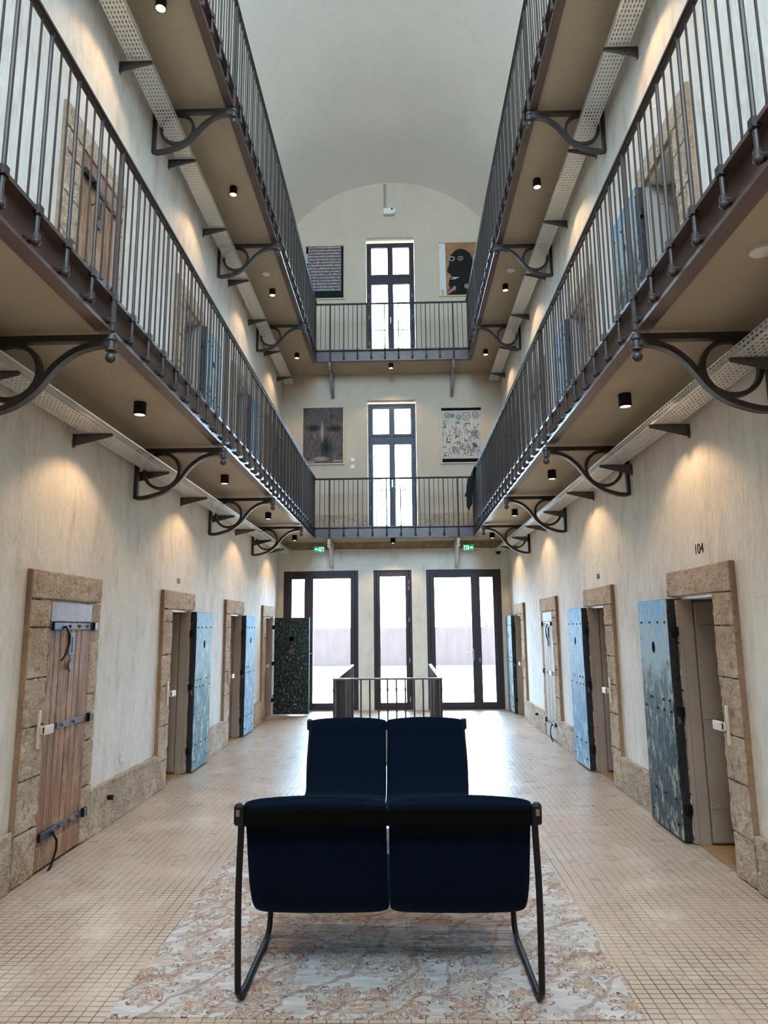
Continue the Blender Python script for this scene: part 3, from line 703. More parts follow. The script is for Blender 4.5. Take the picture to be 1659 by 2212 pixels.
def square_leaf(side, y0, z0, label):
    bx, pt, s, X0 = mapper(side, y0, z0)
    t = thing('cell_door', label, 'door', (X0, y0, z0), kind='thing')
    u = DW - .01
    m = MB(); bx(m, u, u + .055, .07, .735, .02, 1.80); m.build('door_panel', 'dark_leaf_edge', t, bevel=.005)
    m = MB(); bx(m, u - .006, u + .0, .078, .727, .03, 1.79); m.build('painted_face', 'paint_black_flecked', t)
    m = MB(); c = pt(.0, .40, 1.40)
    m.lathe((c[0], y0 + u - .022, z0 + 1.40), [(.06, .016), (.075, .01), (.075, .0), (.045, -.0), (.045, .016)], 20, 'y'); m.build('peephole_ring', 'paint_black_flecked', t)
    m = MB().lathe((pt(0, .40, 0)[0], y0 + u - .018, z0 + 1.17), [(.05, .012), (.05, .0)], 18, 'y'); m.build('lock_rose', 'brown_iron', t)
    for zz in (1.62, .95, .28):
        m = MB(); bx(m, u - .02, u + .04, .03, .085, zz - .035, zz + .035); m.build('hinge', 'black_metal', t, bevel=.006)
    rnd = random.Random(3)
    for k in range(14): MB().ball(pt(u - .006, .12 + .56 * rnd.random(), .1 + 1.6 * rnd.random()), .010, 8).build('bolt', 'steel', t, smooth=True)
    return t
ORD = ['nearest', 'second', 'third', 'last']
LABG = {
 (-1, 0): 'dark wooden plank cell door, closed, in the near stone frame of the left wall',
 (-1, 1): 'blue-grey chipped metal cell door folded open, under the small wall number, left wall',
 (-1, 2): 'sky-blue flaking cell door folded open, second open door along the left wall',
 (-1, 3): 'black cell door with white flecks standing square to the left wall by the glazed doors',
 (1, 0): 'black and yellow flaking cell door with blue top, folded open below number 104',
 (1, 1): 'sky-blue flaking cell door folded open, between number 104 cell and pale wooden door',
 (1, 2): 'pale wooden plank cell door with black straps, closed, on the right wall',
 (1, 3): 'narrow-looking blue and white cell door folded open beside the right glazed door'}
LABU = {
 (-1, 0): 'reddish wooden plank cell door closed behind the left lower gallery railing',
 (-1, 1): 'blue-grey cell door folded open behind the left lower gallery railing, next after the wooden one',
 (-1, 2): 'blue cell door folded open far along the left lower gallery',
 (-1, 3): 'dark flaking cell door folded open at the far end of the left lower gallery',
 (1, 0): 'flaking cell door folded open behind the right lower gallery railing, closest one',
 (1, 1): 'blue cell door folded open behind the right lower gallery railing, second along',
 (1, 2): 'pale wooden cell door closed behind the right lower gallery railing',
 (1, 3): 'blue cell door folded open at the far end of the right lower gallery'}
for side, states in ((-1, L_STATE), (1, R_STATE)):
    wl = 'left' if side < 0 else 'right'
    for i, (y0, stt) in enumerate(zip(DY, states)):
        sr = surround(side, y0, 0); c = copy_tree(sr); c.location.z = FZ[1]; SN[0] += 1; c.name = 'trim_%d' % SN[0]
        rc, idr = recess(side, y0, 0); c = copy_tree(rc); c.location.z = FZ[1]; SN[0] += 1; c.name = 'trim_%d' % SN[0]
        idr['label'] = 'beige steel inner door folded back in the %s cell opening of the %s wall, ground level' % (ORD[i], wl)
        c2 = copy_tree(idr); c2.location.z = FZ[1]; c2['label'] = 'beige steel inner door in the %s opening off the %s lower gallery' % (ORD[i], wl)
        lab = LABG[(side, i)]
        if stt in ('wood', 'pale'): d = wood_door(side, y0, 0, lab, 'door_wood' if stt == 'wood' else 'door_wood_pale')
        elif stt == 'square': d = square_leaf(side, y0, 0, lab)
        else: d = open_leaf(side, y0, 0, lab, {'blue_grey': 'paint_blue_grey', 'sky': 'paint_sky_blue', 'blue_black': 'paint_blue_black'}[stt])
        if stt == 'square': d = open_leaf(side, y0, FZ[1], '', 'paint_blue_black'); d.location.z = FZ[1]; e = d
        else: e = copy_tree(d)
        e.location.z = FZ[1]; e['label'] = LABU[(side, i)]
        lock(side, y0, 0, 'white lever lock on the stone jamb of the %s cell, %s wall' % (ORD[i], wl))
def number(txt, side, y, z, size):
    cu = bpy.data.curves.new('painted_number', 'FONT'); cu.body = txt; cu.size = size; cu.extrude = 0.001; cu.align_x = 'CENTER'; cu.align_y = 'CENTER'
    o = bpy.data.objects.new('painted_number', cu); COL.objects.link(o); cu.materials.append(M['print_black'])
    if side > 0: m = Matrix(((0, 0, -1), (-1, 0, 0), (0, 1, 0))).to_4x4(); m.translation = (XR - .0015, y, z)
    else: m = Matrix(((0, 0, 1), (1, 0, 0), (0, 1, 0))).to_4x4(); m.translation = (XL + .0015, y, z)
    o.matrix_world = m; bpy.context.view_layer.update()
    me = bpy.data.meshes.new_from_object(o.evaluated_get(bpy.context.evaluated_depsgraph_get())); bpy.data.objects.remove(o)
    me.transform(m); m2 = Vector(m.translation); me.transform(Matrix.Translation(-m2)); o = bpy.data.objects.new('painted_number', me); COL.objects.link(o); o.location = m2
    return tag(o, 'number %s painted in %s above a cell opening on the %s wall' % (txt, 'large black digits' if size > .1 else 'small black digits', 'left' if side < 0 else 'right'), 'number')
number('104', 1, 5.02, 2.14, .105); number('103', -1, 7.62, 2.13, .085); number('106', 1, 7.62, 2.13, .085)

# ------------------------------------------------------------------ railings
def bar_mesh(name, h, r, n=6):
    m = MB(); m.tube([(0, 0, 0), (0, 0, h)], r, n); o = m.build(name, 'iron'); me = o.data; bpy.data.objects.remove(o); return me
def lug_mb(z0, z1, zr, dirv, r, c=(0, 0, 0), n=8):
    """bar standing in front of the beam, with the block at the flange and the bulb pegged into the web; dirv points to the web"""
    m = MB(); cx, cy = c[0], c[1]; dx, dy = dirv
    m.tube([(cx, cy, z0 + .035), (cx, cy, zr - .004)], r, n)
    m.box(cx - .018, cx + .018, cy - .018, cy + .018, z1 - .03, z1 + .014)
    m.ball((cx, cy, z0 + .045), .021, 10); m.tube([(cx, cy, z0 + .05), (cx, cy, z0 + .085)], .018, 10)
    m.tube([(cx, cy, z0 + .058), (cx + dx * .058, cy + dy * .058, z0 + .058)], .020, 10)
    m.ball((cx, cy, zr - .016), .016, 8)
    return m
def railing(label, level, p0, p1, dirv, breaks, ystart, group):
    z0, z1, zr = LV[level]
    p0, p1 = Vector(p0), Vector(p1); L = (p1 - p0).length; u = (p1 - p0) / L
    root = thing('gallery_railing', label, 'railing', (p0.x, p0.y, z1), group)
    m = MB(); q0, q1 = p0 + Vector((0, 0, zr)), p1 + Vector((0, 0, zr))
    pr = Vector((-u.y, u.x, 0)) * .021
    m.add([q0 + pr - Vector((0, 0, .008)), q0 - pr - Vector((0, 0, .008)), q0 - pr + Vector((0, 0, .008)), q0 + pr + Vector((0, 0, .008)),
           q1 + pr - Vector((0, 0, .008)), q1 - pr - Vector((0, 0, .008)), q1 - pr + Vector((0, 0, .008)), q1 + pr + Vector((0, 0, .008))],
          [(0, 1, 2, 3), (7, 6, 5, 4), (0, 4, 5, 1), (1, 5, 6, 2), (2, 6, 7, 3), (3, 7, 4, 0)])
    m.tube([q0 - Vector((0, 0, .012)), q1 - Vector((0, 0, .012))], .014, 8)
    m.build('handrail', 'iron', root)
    thin = bar_mesh('baluster', zr - z1 - .012, .0065)
    o = lug_mb(z0 - z1, 0, zr - z1, dirv, .0105).build('baluster', 'iron'); thick = o.data; bpy.data.objects.remove(o)
    o = lug_mb(z0 - z1, 0, zr - z1, dirv, .0165, n=10)
    o.tube([(0, 0, z0 - z1 - .01), (0, 0, z0 - z1 + .06)], .0165, 10)
    o = o.build('post', 'iron'); post = o.data; bpy.data.objects.remove(o)
    pos = []
    bs = sorted(breaks); step = 2.55
    allb = [bs[0] - step] + bs + [bs[-1] + step]
    for a, b in zip(allb, allb[1:]):
        nb = 27
        for i in range(nb):
            s = a + (b - a) * i / nb
            if 0.03 < s < L - .03: pos.append((s, 'post' if (i == 0 and a in bs) else 'thick' if i % 3 == 0 else 'thin'))
    if bs[0] > step:    # rest of the run behind the camera
        s = bs[0] - step - .0944
        while s > .05: pos.append((s, 'thin')); s -= .0944
    pos.sort(); ind = [p for p in pos if p[0] >= ystart and p[1] != 'post'][:100]
    keep = set(p[0] for p in ind); rest = MB()
    for s, k in pos:
        P = p0 + u * s
        if k == 'post': inst(post, 'post', root, (P.x, P.y, z1))
        elif s in keep: inst(thin if k == 'thin' else thick, 'baluster', root, (P.x, P.y, z1 if k == 'thick' else z1 + .004))
        else:
            if k == 'thin': rest.tube([(P.x, P.y, z1 + .004), (P.x, P.y, zr - .01)], .0065, 6)
            else:
                l = lug_mb(z0, z1, zr, dirv, .0105, (P.x, P.y), 6); rest.add(l.v, l.f)
    if rest.v:
        r = rest.build('balusters', 'iron', root); r['kind'] = 'stuff'
    return root
off = .010
for lev in (0, 1):
    ln = ('lower', 'upper')[lev]; st0 = (2.3, 4.0)[lev] - YR
    br = lambda L_: [b - YR for b in L_]
    railing('iron railing along the edge of the %s gallery on the left' % ln, lev, (GE_L + off, YR, 0), (GE_L + off, GB - off, 0), (-1, 0), br(BR_L), st0, 'gallery railings')
    railing('iron railing along the edge of the %s gallery on the right' % ln, lev, (GE_R - off, YR, 0), (GE_R - off, GB - off, 0), (1, 0), br(BR_R), st0, 'gallery railings')
    railing('short iron railing of the %s cross gallery in front of the tall window' % ln, lev, (GE_L + off, GB - off, 0), (GE_R - off, GB - off, 0), (0, 1), [-1.235 - GE_L, 1.26 - GE_L], 0, 'gallery railings')

# ------------------------------------------------------------------ gallery brackets
def spline(pts, n=6):
    out = []; P = [pts[0]] + pts + [pts[-1]]
    for i in range(1, len(P) - 2):
        for k in range(n):
            t = k / n; a, b, c, d = P[i - 1], P[i], P[i + 1], P[i + 2]
            out.append(tuple(0.5 * ((2 * b[j]) + (-a[j] + c[j]) * t + (2 * a[j] - 5 * b[j] + 4 * c[j] - d[j]) * t * t + (-a[j] + 3 * b[j] - 3 * c[j] + d[j]) * t ** 3) for j in range(len(a))))
    out.append(tuple(pts[-1])); return out
def make_bracket(loc, dirv, W, label, bmat='iron_bracket'):
    """dirv: unit direction from the wall into the hall; loc on the wall at soffit height"""
    t = thing('gallery_bracket', label, 'bracket', loc, 'iron brackets under the galleries')
    ax = (-dirv[1], dirv[0], 0); D = Vector((dirv[0], dirv[1], 0)); O = Vector(loc)
    P = lambda a, z: O + D * a + Vector((0, 0, z))
    m = MB(); m.ribbon([P(0, -.040), P(W - .02, -.040)], .040, ax, .05); m.build('top_bar', 'iron_bracket', t, bevel=.003)
    m = MB(); m.ribbon([P(.017, -.062), P(.017, -.50)], .034, ax, .05); m.build('wall_bar', 'iron_bracket', t, bevel=.003)
    m = MB(); k = W / .80
    m.ribbon([P(.245 * k + .168 * math.cos(2 * PI * i / 40), -.235 + .168 * math.sin(2 * PI * i / 40)) for i in range(40)], .028, ax, .042, True); m.build('ring', 'iron_bracket', t)
    S = [(.03, -.492), (.10, -.488), (.19, -.465), (.29, -.425), (.385, -.35), (.45, -.265), (.51, -.19), (.60, -.118), (.70, -.082), (.79, -.074)]
    m = MB(); m.ribbon([P(a * k, z) for a, z in spline(S)], .034, ax, .05); m.build('scroll_brace', 'iron_bracket', t)
    m = MB(); c = P(W + .002, 0)
    m.lathe(c, [(.024, -.018), (.024, -.030), (.036, -.036), (.036, -.052), (.026, -.058), (.026, -.098), (.034, -.104), (.034, -.116), (.015, -.122), (.015, -.128),
                (.026, -.138), (.031, -.152), (.031, -.164), (.024, -.178), (.010, -.186)], 16); m.build('finial', 'iron_bracket', t, smooth=True)
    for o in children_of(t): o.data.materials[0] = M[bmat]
    return t
simple('bracket_lit_pale', (0.62, 0.62, 0.58), 0.45, 0.1)  # lower cross gallery: iron lightened, reflection on the front edges put into the colour
simple('bracket_lit_mauve', (0.26, 0.22, 0.22), 0.42, 0.2)  # upper cross gallery: same edge reflection as colour, in a duller tone
NB = ['overhead', 'first fully visible', 'second', 'third', 'farthest']
for lev in (0, 1):
    z0 = LV[lev][0]; ln = ('lower', 'upper')[lev]
    for side, lst, X0, W in ((-1, BR_L, XL, GE_L - XL + off), (1, BR_R, XR, XR - GE_R + off)):
        first = None
        for i, y in enumerate(lst):
            lab = 'curved iron ring bracket, %s one under the %s gallery on the %s' % (['over the entrance,', 'nearest', 'second', 'third', 'farthest'][i], ln, ('left', '', 'right')[side + 1])
            if first is None: first = make_bracket((X0, y, z0 - .016), (-side, 0), W, lab)
            else:
                c = copy_tree(first); c.location = (X0, y, z0 - .016); c['label'] = lab
    for x, w in ((-1.235, 'left'), (1.26, 'right')):
        make_bracket((x, YB, z0 - .016), (0, -1), YB - GB + off, 'iron bracket seen edge-on under the %s cross gallery, %s of the window' % (ln, w), ('bracket_lit_pale', 'bracket_lit_mauve')[lev])

# ------------------------------------------------------------------ lamps, detectors, cable trays
lamp_data = bpy.data.lights.new('downlight_beam', 'SPOT'); lamp_data.energy = LAMP_W; lamp_data.spot_size = math.radians(118); lamp_data.spot_blend = 0.35
lamp_data.color = (1.0, 0.66, 0.36); lamp_data.shadow_soft_size = 0.03
proto = None
def downlight(x, y, z, label):
    global proto
    if proto is None:
        t = thing('downlight', label, 'lamp', (x, y, z), 'black downlights under the galleries')
        MB().lathe((x, y, z), [(.047, 0), (.047, -.1), (.041, -.1), (.041, -.085)], 24).build('housing', 'black_metal', t, smooth=True)
        MB().lathe((x, y, z), [(.040, -.0851), (.040, -.092), (.02, -.096)], 24).build('bulb', 'lamp_glow', t, smooth=True)
        proto = t
    else:
        t = copy_tree(proto); t.location = (x, y, z); t['label'] = label
    if x != proto.location.x or True:
        l = bpy.data.objects.new('downlight_beam', lamp_data); COL.objects.link(l); l.location = (x, y, z - .105)
    return t
for lev in (0, 1):
    z0 = LV[lev][0] - .0005; ln = ('lower', 'upper')[lev]
    for x, w in ((-1.835, 'left'), (1.855, 'right')):
        for y, o in ((2.45, 'overhead one before the nearest'), (5.0, 'nearest'), (7.55, 'second'), (10.12, 'third'), (12.7, 'farthest')):
            downlight(x, y, z0, 'black cylinder downlight, %s under the %s gallery on the %s' % (o, ln, w))
    downlight(0.0, 13.32, z0, 'black cylinder downlight under the middle of the %s cross gallery' % ln)
def disc(name, label, cat, c, r, h, mat, grp=None):
    o = MB().lathe(c, [(r, 0), (r, -h * .6), (r * .7, -h)], 20).build(name, mat, smooth=True); tag(o, label, cat, grp); return o
disc('smoke_detector', 'white round detector on the soffit of the upper left gallery', 'smoke detector', (-1.836, 9.61, 6.9195), .055, .03, 'white_plastic')
disc('smoke_detector', 'white round detector on the soffit of the upper right gallery', 'smoke detector', (1.874, 9.66, 6.9195), .055, .03, 'white_plastic')
disc('smoke_detector', 'white round detector on the brown soffit of the near lower right gallery', 'smoke detector', (1.84, 2.98, 3.3195), .05, .03, 'white_plastic')
def dome(c, label):
    t = thing('security_camera', label, 'camera', c)
    MB().lathe(c, [(.06, .0), (.062, -.05), (.055, -.05)], 20).build('housing', 'black_metal', t, smooth=True)
    MB().lathe(c, [(.05, -.05), (.048, -.07), (.035, -.092), (.012, -.102)], 20).build('dome', 'black_metal', t, smooth=True)
    m = MB().box(c[0] - .015, c[0] + .015, c[1], YB + .005, c[2] + .0, c[2] + .025); m.build('bracket', 'white_plastic', t)
dome((2.20, 13.72, 6.84), 'black dome camera in the far corner under the upper right gallery')
dome((2.10, 13.72, 3.12), 'black dome camera in the far corner over the right glazed door')
for lev in (0, 1):
    z0 = LV[lev][0]; ln = ('lower', 'upper')[lev]
    for side, X0 in ((-1, XL), (1, XR)):
        s = -side; w = 'left' if side < 0 else 'right'
        t = thing('cable_tray', 'long perforated steel cable tray on arms under the %s gallery along the %s wall' % (ln, w), 'cable tray', (X0, 5, z0 - .24), 'cable trays')
        m = MB(); a, b = X0 + s * .085, X0 + s * .275
        m.box(a, b, YR + .1, 13.75, z0 - .240, z0 - .238); m.box(a, a + .002, YR + .1, 13.75, z0 - .238, z0 - .18); m.box(b - .002, b, YR + .1, 13.75, z0 - .238, z0 - .18)
        m.build('tray', 'perforated_steel', t)
        m = MB()
        for e in (a, b): m.tube([(e, YR + .1, z0 - .178), (e, 13.75, z0 - .178)], .004, 6)
        m.build('rolled_edge', 'steel', t)
        ys = [3.72 + 1.293 * k for k in range(8)] if lev == 0 else [4.08 + 1.32 * k for k in range(8)]
        for y in ys:
            m = MB(); m.prism([(X0, z0 - .2405), (X0 + s * .30, z0 - .2405), (X0 + s * .30, z0 - .262), (X0, z0 - .335)], 'y', y - .003, y + .003)
            m.box(X0, X0 + s * .30, y - .018, y + .018, z0 - .2435, z0 - .2405); m.box(X0, X0 + s * .006, y - .02, y + .02, z0 - .345, z0 - .2405)
            m.build('tray_arm', 'dark_steel', t)
pipe = MB().tube([(XL + .3, YB - .06, 3.165), (XR - .3, YB - .06, 3.165)], .012).build('conduit_pipe', 'steel', smooth=True); tag(pipe, 'thin steel conduit across the end wall above the glazed doors', 'pipe')
def exit_sign(x, flip, label):
    t = thing('exit_sign', label, 'exit sign', (x, YB - .1, 3.12), 'green exit signs')
    y = YB - .1
    MB().box(x - .112, x + .112, y, y + .04, 3.115, 3.235).build('housing', 'white_plastic', t, bevel=.004)
    MB().box(x - .100, x + .100, y - .003, y, 3.125, 3.225).build('panel', 'exit_green', t)
    f = -1 if flip else 1; m = MB(); yy = y - .005
    def S(a, b, c, d): m.box(x + f * a, x + f * b, yy, y - .003, 3.125 + c, 3.125 + d)
    S(.035, .090, .008, .09); m2 = MB().box(x + f * .045, x + f * .08, yy - .002, yy, 3.135, 3.205)
    m.prism([(x + f * -.09, 3.175), (x + f * -.06, 3.200), (x + f * -.06, 3.185), (x + f * -.02, 3.185), (x + f * -.02, 3.165), (x + f * -.06, 3.165), (x + f * -.06, 3.150)], 'y', yy, y - .003)
    m.prism([(x + f * .0, 3.195), (x + f * .015, 3.2), (x + f * .02, 3.165), (x + f * .03, 3.14), (x + f * .02, 3.137), (x + f * .01, 3.155), (x + f * -.008, 3.135), (x + f * -.012, 3.142), (x + f * .002, 3.165)], 'y', yy, y - .003)
    m.ball((x + f * .008, yy + .001, 3.21), .008, 8)
    p = m.build('pictogram', 'exit_white', t); m2.build('pictogram_door', 'exit_green', p)
exit_sign(-1.505, False, 'green exit sign above the left glazed door'); exit_sign(1.52, True, 'green exit sign above the right glazed door')

# ------------------------------------------------------------------ small fittings
t = thing('wall_beamer', 'small white device hanging from a conduit high on the arched end wall', 'device', (-.02, YB - .06, 10.65))
m = MB(); m.prism([(-.13, 10.59), (.06, 10.59), (.115, 10.62), (.13, 10.66), (.12, 10.70), (.09, 10.735), (-.0, 10.735), (-.02, 10.725), (-.13, 10.725)], 'y', YB - .11, YB - .01); m.build('housing', 'white_plastic', t, bevel=.008)
MB().lathe((.055, YB - .125, 10.70), [(.02, 0), (.02, .02)], 14, 'y').build('lens', 'black_metal', t)
m = MB().tube([(-.115, YB - .03, 10.72), (-.115, YB - .03, 11.36)], .009).tube([(-.085, YB - .03, 10.72), (-.085, YB - .03, 11.36)], .009); m.build('conduit', 'steel', t)
m = MB().box(XL - .002, XL + .012, 6.23, 6.31, .45, .53); o = m.build('wall_socket', 'white_plastic', bevel=.003); tag(o, 'white wall socket above the left stone plinth after the wooden door', 'socket')
def spot(side, y, label):
    X0 = (XL + .042) if side < 0 else (XR - .042); s = -side
    o = MB().lathe((X0 if s > 0 else X0 - .05, y, .235), [(.02, 0.0), (.02, .05)], 14, 'x').build('plinth_spot', 'black_metal', smooth=False); tag(o, label, 'lamp')
spot(-1, 5.92, 'tiny black spot fitting on the left stone plinth below the wall socket'); spot(1, 11.2, 'tiny black spot fitting on the right plinth just before the pale wooden door')
for z, w in ((5.06, 'upper'), (4.91, 'lower')):
    o = MB().box(-.87, -.79, YB - .012, YB + .002, z - .04, z + .04).build('light_switch', 'white_plastic', bevel=.003); tag(o, '%s white switch beside the framed dark face print' % w, 'switch')

# ------------------------------------------------------------------ framed prints on the end wall
def framed(x0, x1, z0, z1, mat, label):
    t = thing('framed_print', label, 'picture', ((x0 + x1) / 2, YB, (z0 + z1) / 2), 'framed prints on the end wall')
    m = MB(); fw = .028; y0, y1 = YB - .035, YB + .001
    m.box(x0, x0 + fw, y0, y1, z0, z1).box(x1 - fw, x1, y0, y1, z0, z1).box(x0 + fw, x1 - fw, y0, y1, z0, z0 + fw).box(x0 + fw, x1 - fw, y0, y1, z1 - fw, z1); m.build('frame', 'frame_wood', t, bevel=.003)
    p = MB().box(x0 + fw, x1 - fw, YB - .012, YB - .002, z0 + fw, z1 - fw).build('print', mat, t)
    return t, p
YP = YB - .0125
t, p = framed(-1.873, -.992, 8.64, 9.92, 'print_rows', 'framed print of pale scribbled rows on dark ground, upper gallery left of window')
MB().box(-1.075, -1.021, YP - .002, YP, 8.67, 9.89).box(-1.845, -1.075, YP - .002, YP, 8.67, 8.84).build('margin', 'print_green', p)
MB().box(-1.845, -1.80, YP - .002, YP, 8.84, 9.89).build('margin', 'print_black', p); MB().box(-1.84, -1.81, YP - .004, YP - .002, 9.50, 9.72).build('caption_strip', 'print_white', p)
t, p = framed(-1.895, -1.001, 4.955, 6.215, 'print_scratched_face', 'framed dark scratched face print, lower gallery left of window')
MB().box(-1.83, -1.62, YP - .002, YP, 5.0, 5.045).box(-1.24, -1.05, YP - .002, YP, 5.01, 5.06).build('caption_strip', 'print_pink', p)
t, p = framed(1.045, 1.915, 8.65, 9.93, 'print_ground_orange', 'framed print of a black head in profile with ringed eyes, upper gallery right of window')
def Q(u, v): return (1.073 + u * .814, 8.678 + (1 - v) * 1.224)      # u right, v down inside the print
def poly(pts, mat, name, d, par):
    MB().prism([Q(u, v) for u, v in pts], 'y', YP - d, YP - d + .0015).build(name, mat, par)
poly([(0, 0), (.17, 0), (.17, 1), (0, 1)], 'print_white', 'margin', .0015, p)
head = spline([(.22, 1.0), (.20, .93), (.27, .86), (.24, .80), (.25, .76), (.25, .73), (.26, .69), (.29, .66), (.30, .60), (.21, .55), (.24, .47), (.27, .40), (.27, .31), (.33, .22), (.45, .14), (.58, .11), (.72, .14), (.84, .22), (.90, .34), (.90, .50), (.86, .66), (.84, .80), (.86, .92), (.88, 1.0)], 4)
poly([(u, min(v, 1)) for u, v in head], 'print_head', 'head', .003, p)
def ringm(u, v, ru, rv, wd, mat, name, par):
    m = MB(); c = Q(u, v); m.ribbon([(c[0] + ru * math.cos(2 * PI * k / 24), YP - .0055, c[1] + rv * math.sin(2 * PI * k / 24)) for k in range(24)], wd, (0, 1, 0), .002, True); m.build(name, mat, par)
ringm(.34, .30, .055, .045, .02, 'print_eye', 'eye', p); ringm(.57, .295, .055, .045, .012, 'print_eye', 'eye', p)
ringm(.595, .285, .035, .03, .01, 'print_eye', 'eye', p)
poly([(.24, .635), (.42, .66), (.54, .655), (.42, .69), (.25, .70), (.40, .672)], 'print_white', 'mouth', .005, p)
poly([(.19, .94), (.26, .90), (.34, .85), (.40, .82), (.44, .85), (.42, .90), (.34, .92), (.24, .97), (.18, .98)], 'print_pink', 'hand', .005, p)
poly([(.66, .80), (.74, .78), (.80, .82), (.80, .88), (.70, .88), (.65, .85)], 'print_pink', 'hand', .005, p)
m = MB(); rnd = random.Random(5)
for k in range(5):
    c = Q(.07 + rnd.uniform(-.01, .01), .90 + k * .022); m.ribbon([(c[0] - .03, YP - .003, c[1]), (c[0], YP - .003, c[1] + .012), (c[0] + .03, YP - .003, c[1] - .004)], .008, (0, 1, 0), .001)
m.build('signature_marks', 'print_black', p)
t, p = framed(1.01, 1.897, 4.935, 6.165, 'print_cream', 'framed black line drawing of a crowd on cream paper, lower gallery right of window')
MB().box(1.04, 1.868, YP - .002, YP, 6.085, 6.135).build('border_band', 'print_black', p); MB().box(1.04, 1.868, YP - .002, YP, 4.965, 5.045).build('border_band', 'print_black', p)
m = MB(); rnd = random.Random(11)
def ln(a, b, wd=.009): m.ribbon([(a[0], YP - .002, a[1]), (b[0], YP - .002, b[1])], wd, (0, 1, 0), .0015)
for (cx, cz, r) in ((1.16, 5.98, .05), (1.27, 5.97, .035), (1.55, 5.95, .075), (1.75, 5.98, .06), (1.40, 5.93, .045), (1.73, 5.60, .05)):
    m.ribbon([(cx + r * math.cos(2 * PI * k / 18) * rnd.uniform(.85, 1.1), YP - .002, cz + 1.15 * r * math.sin(2 * PI * k / 18)) for k in range(18)], .010, (0, 1, 0), .0015, True)
    for e in (-.4, .4): m.ribbon([(cx + e * r + .008 * math.cos(k * PI / 4), YP - .002, cz + .2 * r + .008 * math.sin(k * PI / 4)) for k in range(8)], .006, (0, 1, 0), .0015, True)
    ln((cx - r * .4, cz - r * .5), (cx + r * .4, cz - r * .45)); ln((cx, cz + .1 * r), (cx + .1 * r, cz - .25 * r))
for k in range(64):
    cx, cz = rnd.uniform(1.09, 1.80), rnd.uniform(5.10, 5.84); w, h = rnd.uniform(.03, .09), rnd.uniform(.03, .12); sk = rnd.uniform(-.02, .02)
    ln((cx - w / 2, cz - h / 2), (cx - w / 2 + sk, cz + h / 2)); ln((cx + w / 2, cz - h / 2), (cx + w / 2 + sk, cz + h / 2), .006)
    if k % 2: ln((cx - w / 2, cz + h / 2), (cx + w / 2, cz + h / 2 + sk))
    if k % 3 == 0: m.box(cx - w / 5, cx + w / 5, YP - .002, YP, cz - .015, cz + .01)
m.build('drawing', 'print_line', p)

# ------------------------------------------------------------------ stair railing
rt = thing('stair_railing', 'low iron railing around the stair opening in front of the glazed doors', 'railing', (-.03, 8.3, 0))
x0, x1, ya, yb, zt = -.655, .60, 8.3, 11.36, 1.0
m = MB(); m.box(x0 - .02, x1 + .02, ya - .02, ya + .02, zt - .01, zt + .012).box(x0 - .02, x0 + .02, ya + .02, yb, zt - .01, zt + .012).box(x1 - .02, x1 + .02, ya + .02, yb, zt - .01, zt + .012)
simple('iron_pale_rail', (0.16, 0.13, 0.13), 0.3, 0.4)
m.build('handrail', 'iron_pale_rail', rt, bevel=.004)
me_b = MB().tube([(0, 0, 0), (0, 0, zt - .008)], .009, 8); o = me_b.build('baluster', 'iron'); bm_ = o.data; bpy.data.objects.remove(o)
me_b = MB().box(-.016, .016, -.016, .016, 0, zt - .008); o = me_b.build('post', 'iron'); pm_ = o.data; bpy.data.objects.remove(o)
for x in (x0, x1):
    for y in (ya, (ya + yb) / 2, yb - .016): inst(pm_, 'post', rt, (x, y, 0))
    k = 1
    while ya + .102 * k < yb - .08:
        y = ya + .102 * k; k += 1
        if abs(y - (ya + yb) / 2) > .04: inst(bm_, 'baluster', rt, (x, y, 0))
for k in range(1, 12): inst(bm_, 'baluster', rt, (x0 + (x1 - x0) * k / 12, ya, 0))
m = MB(); m.box(x0 - .008, x1 + .008, ya - .008, ya + .008, .05, .065); m.build('bottom_rail', 'iron', rt)

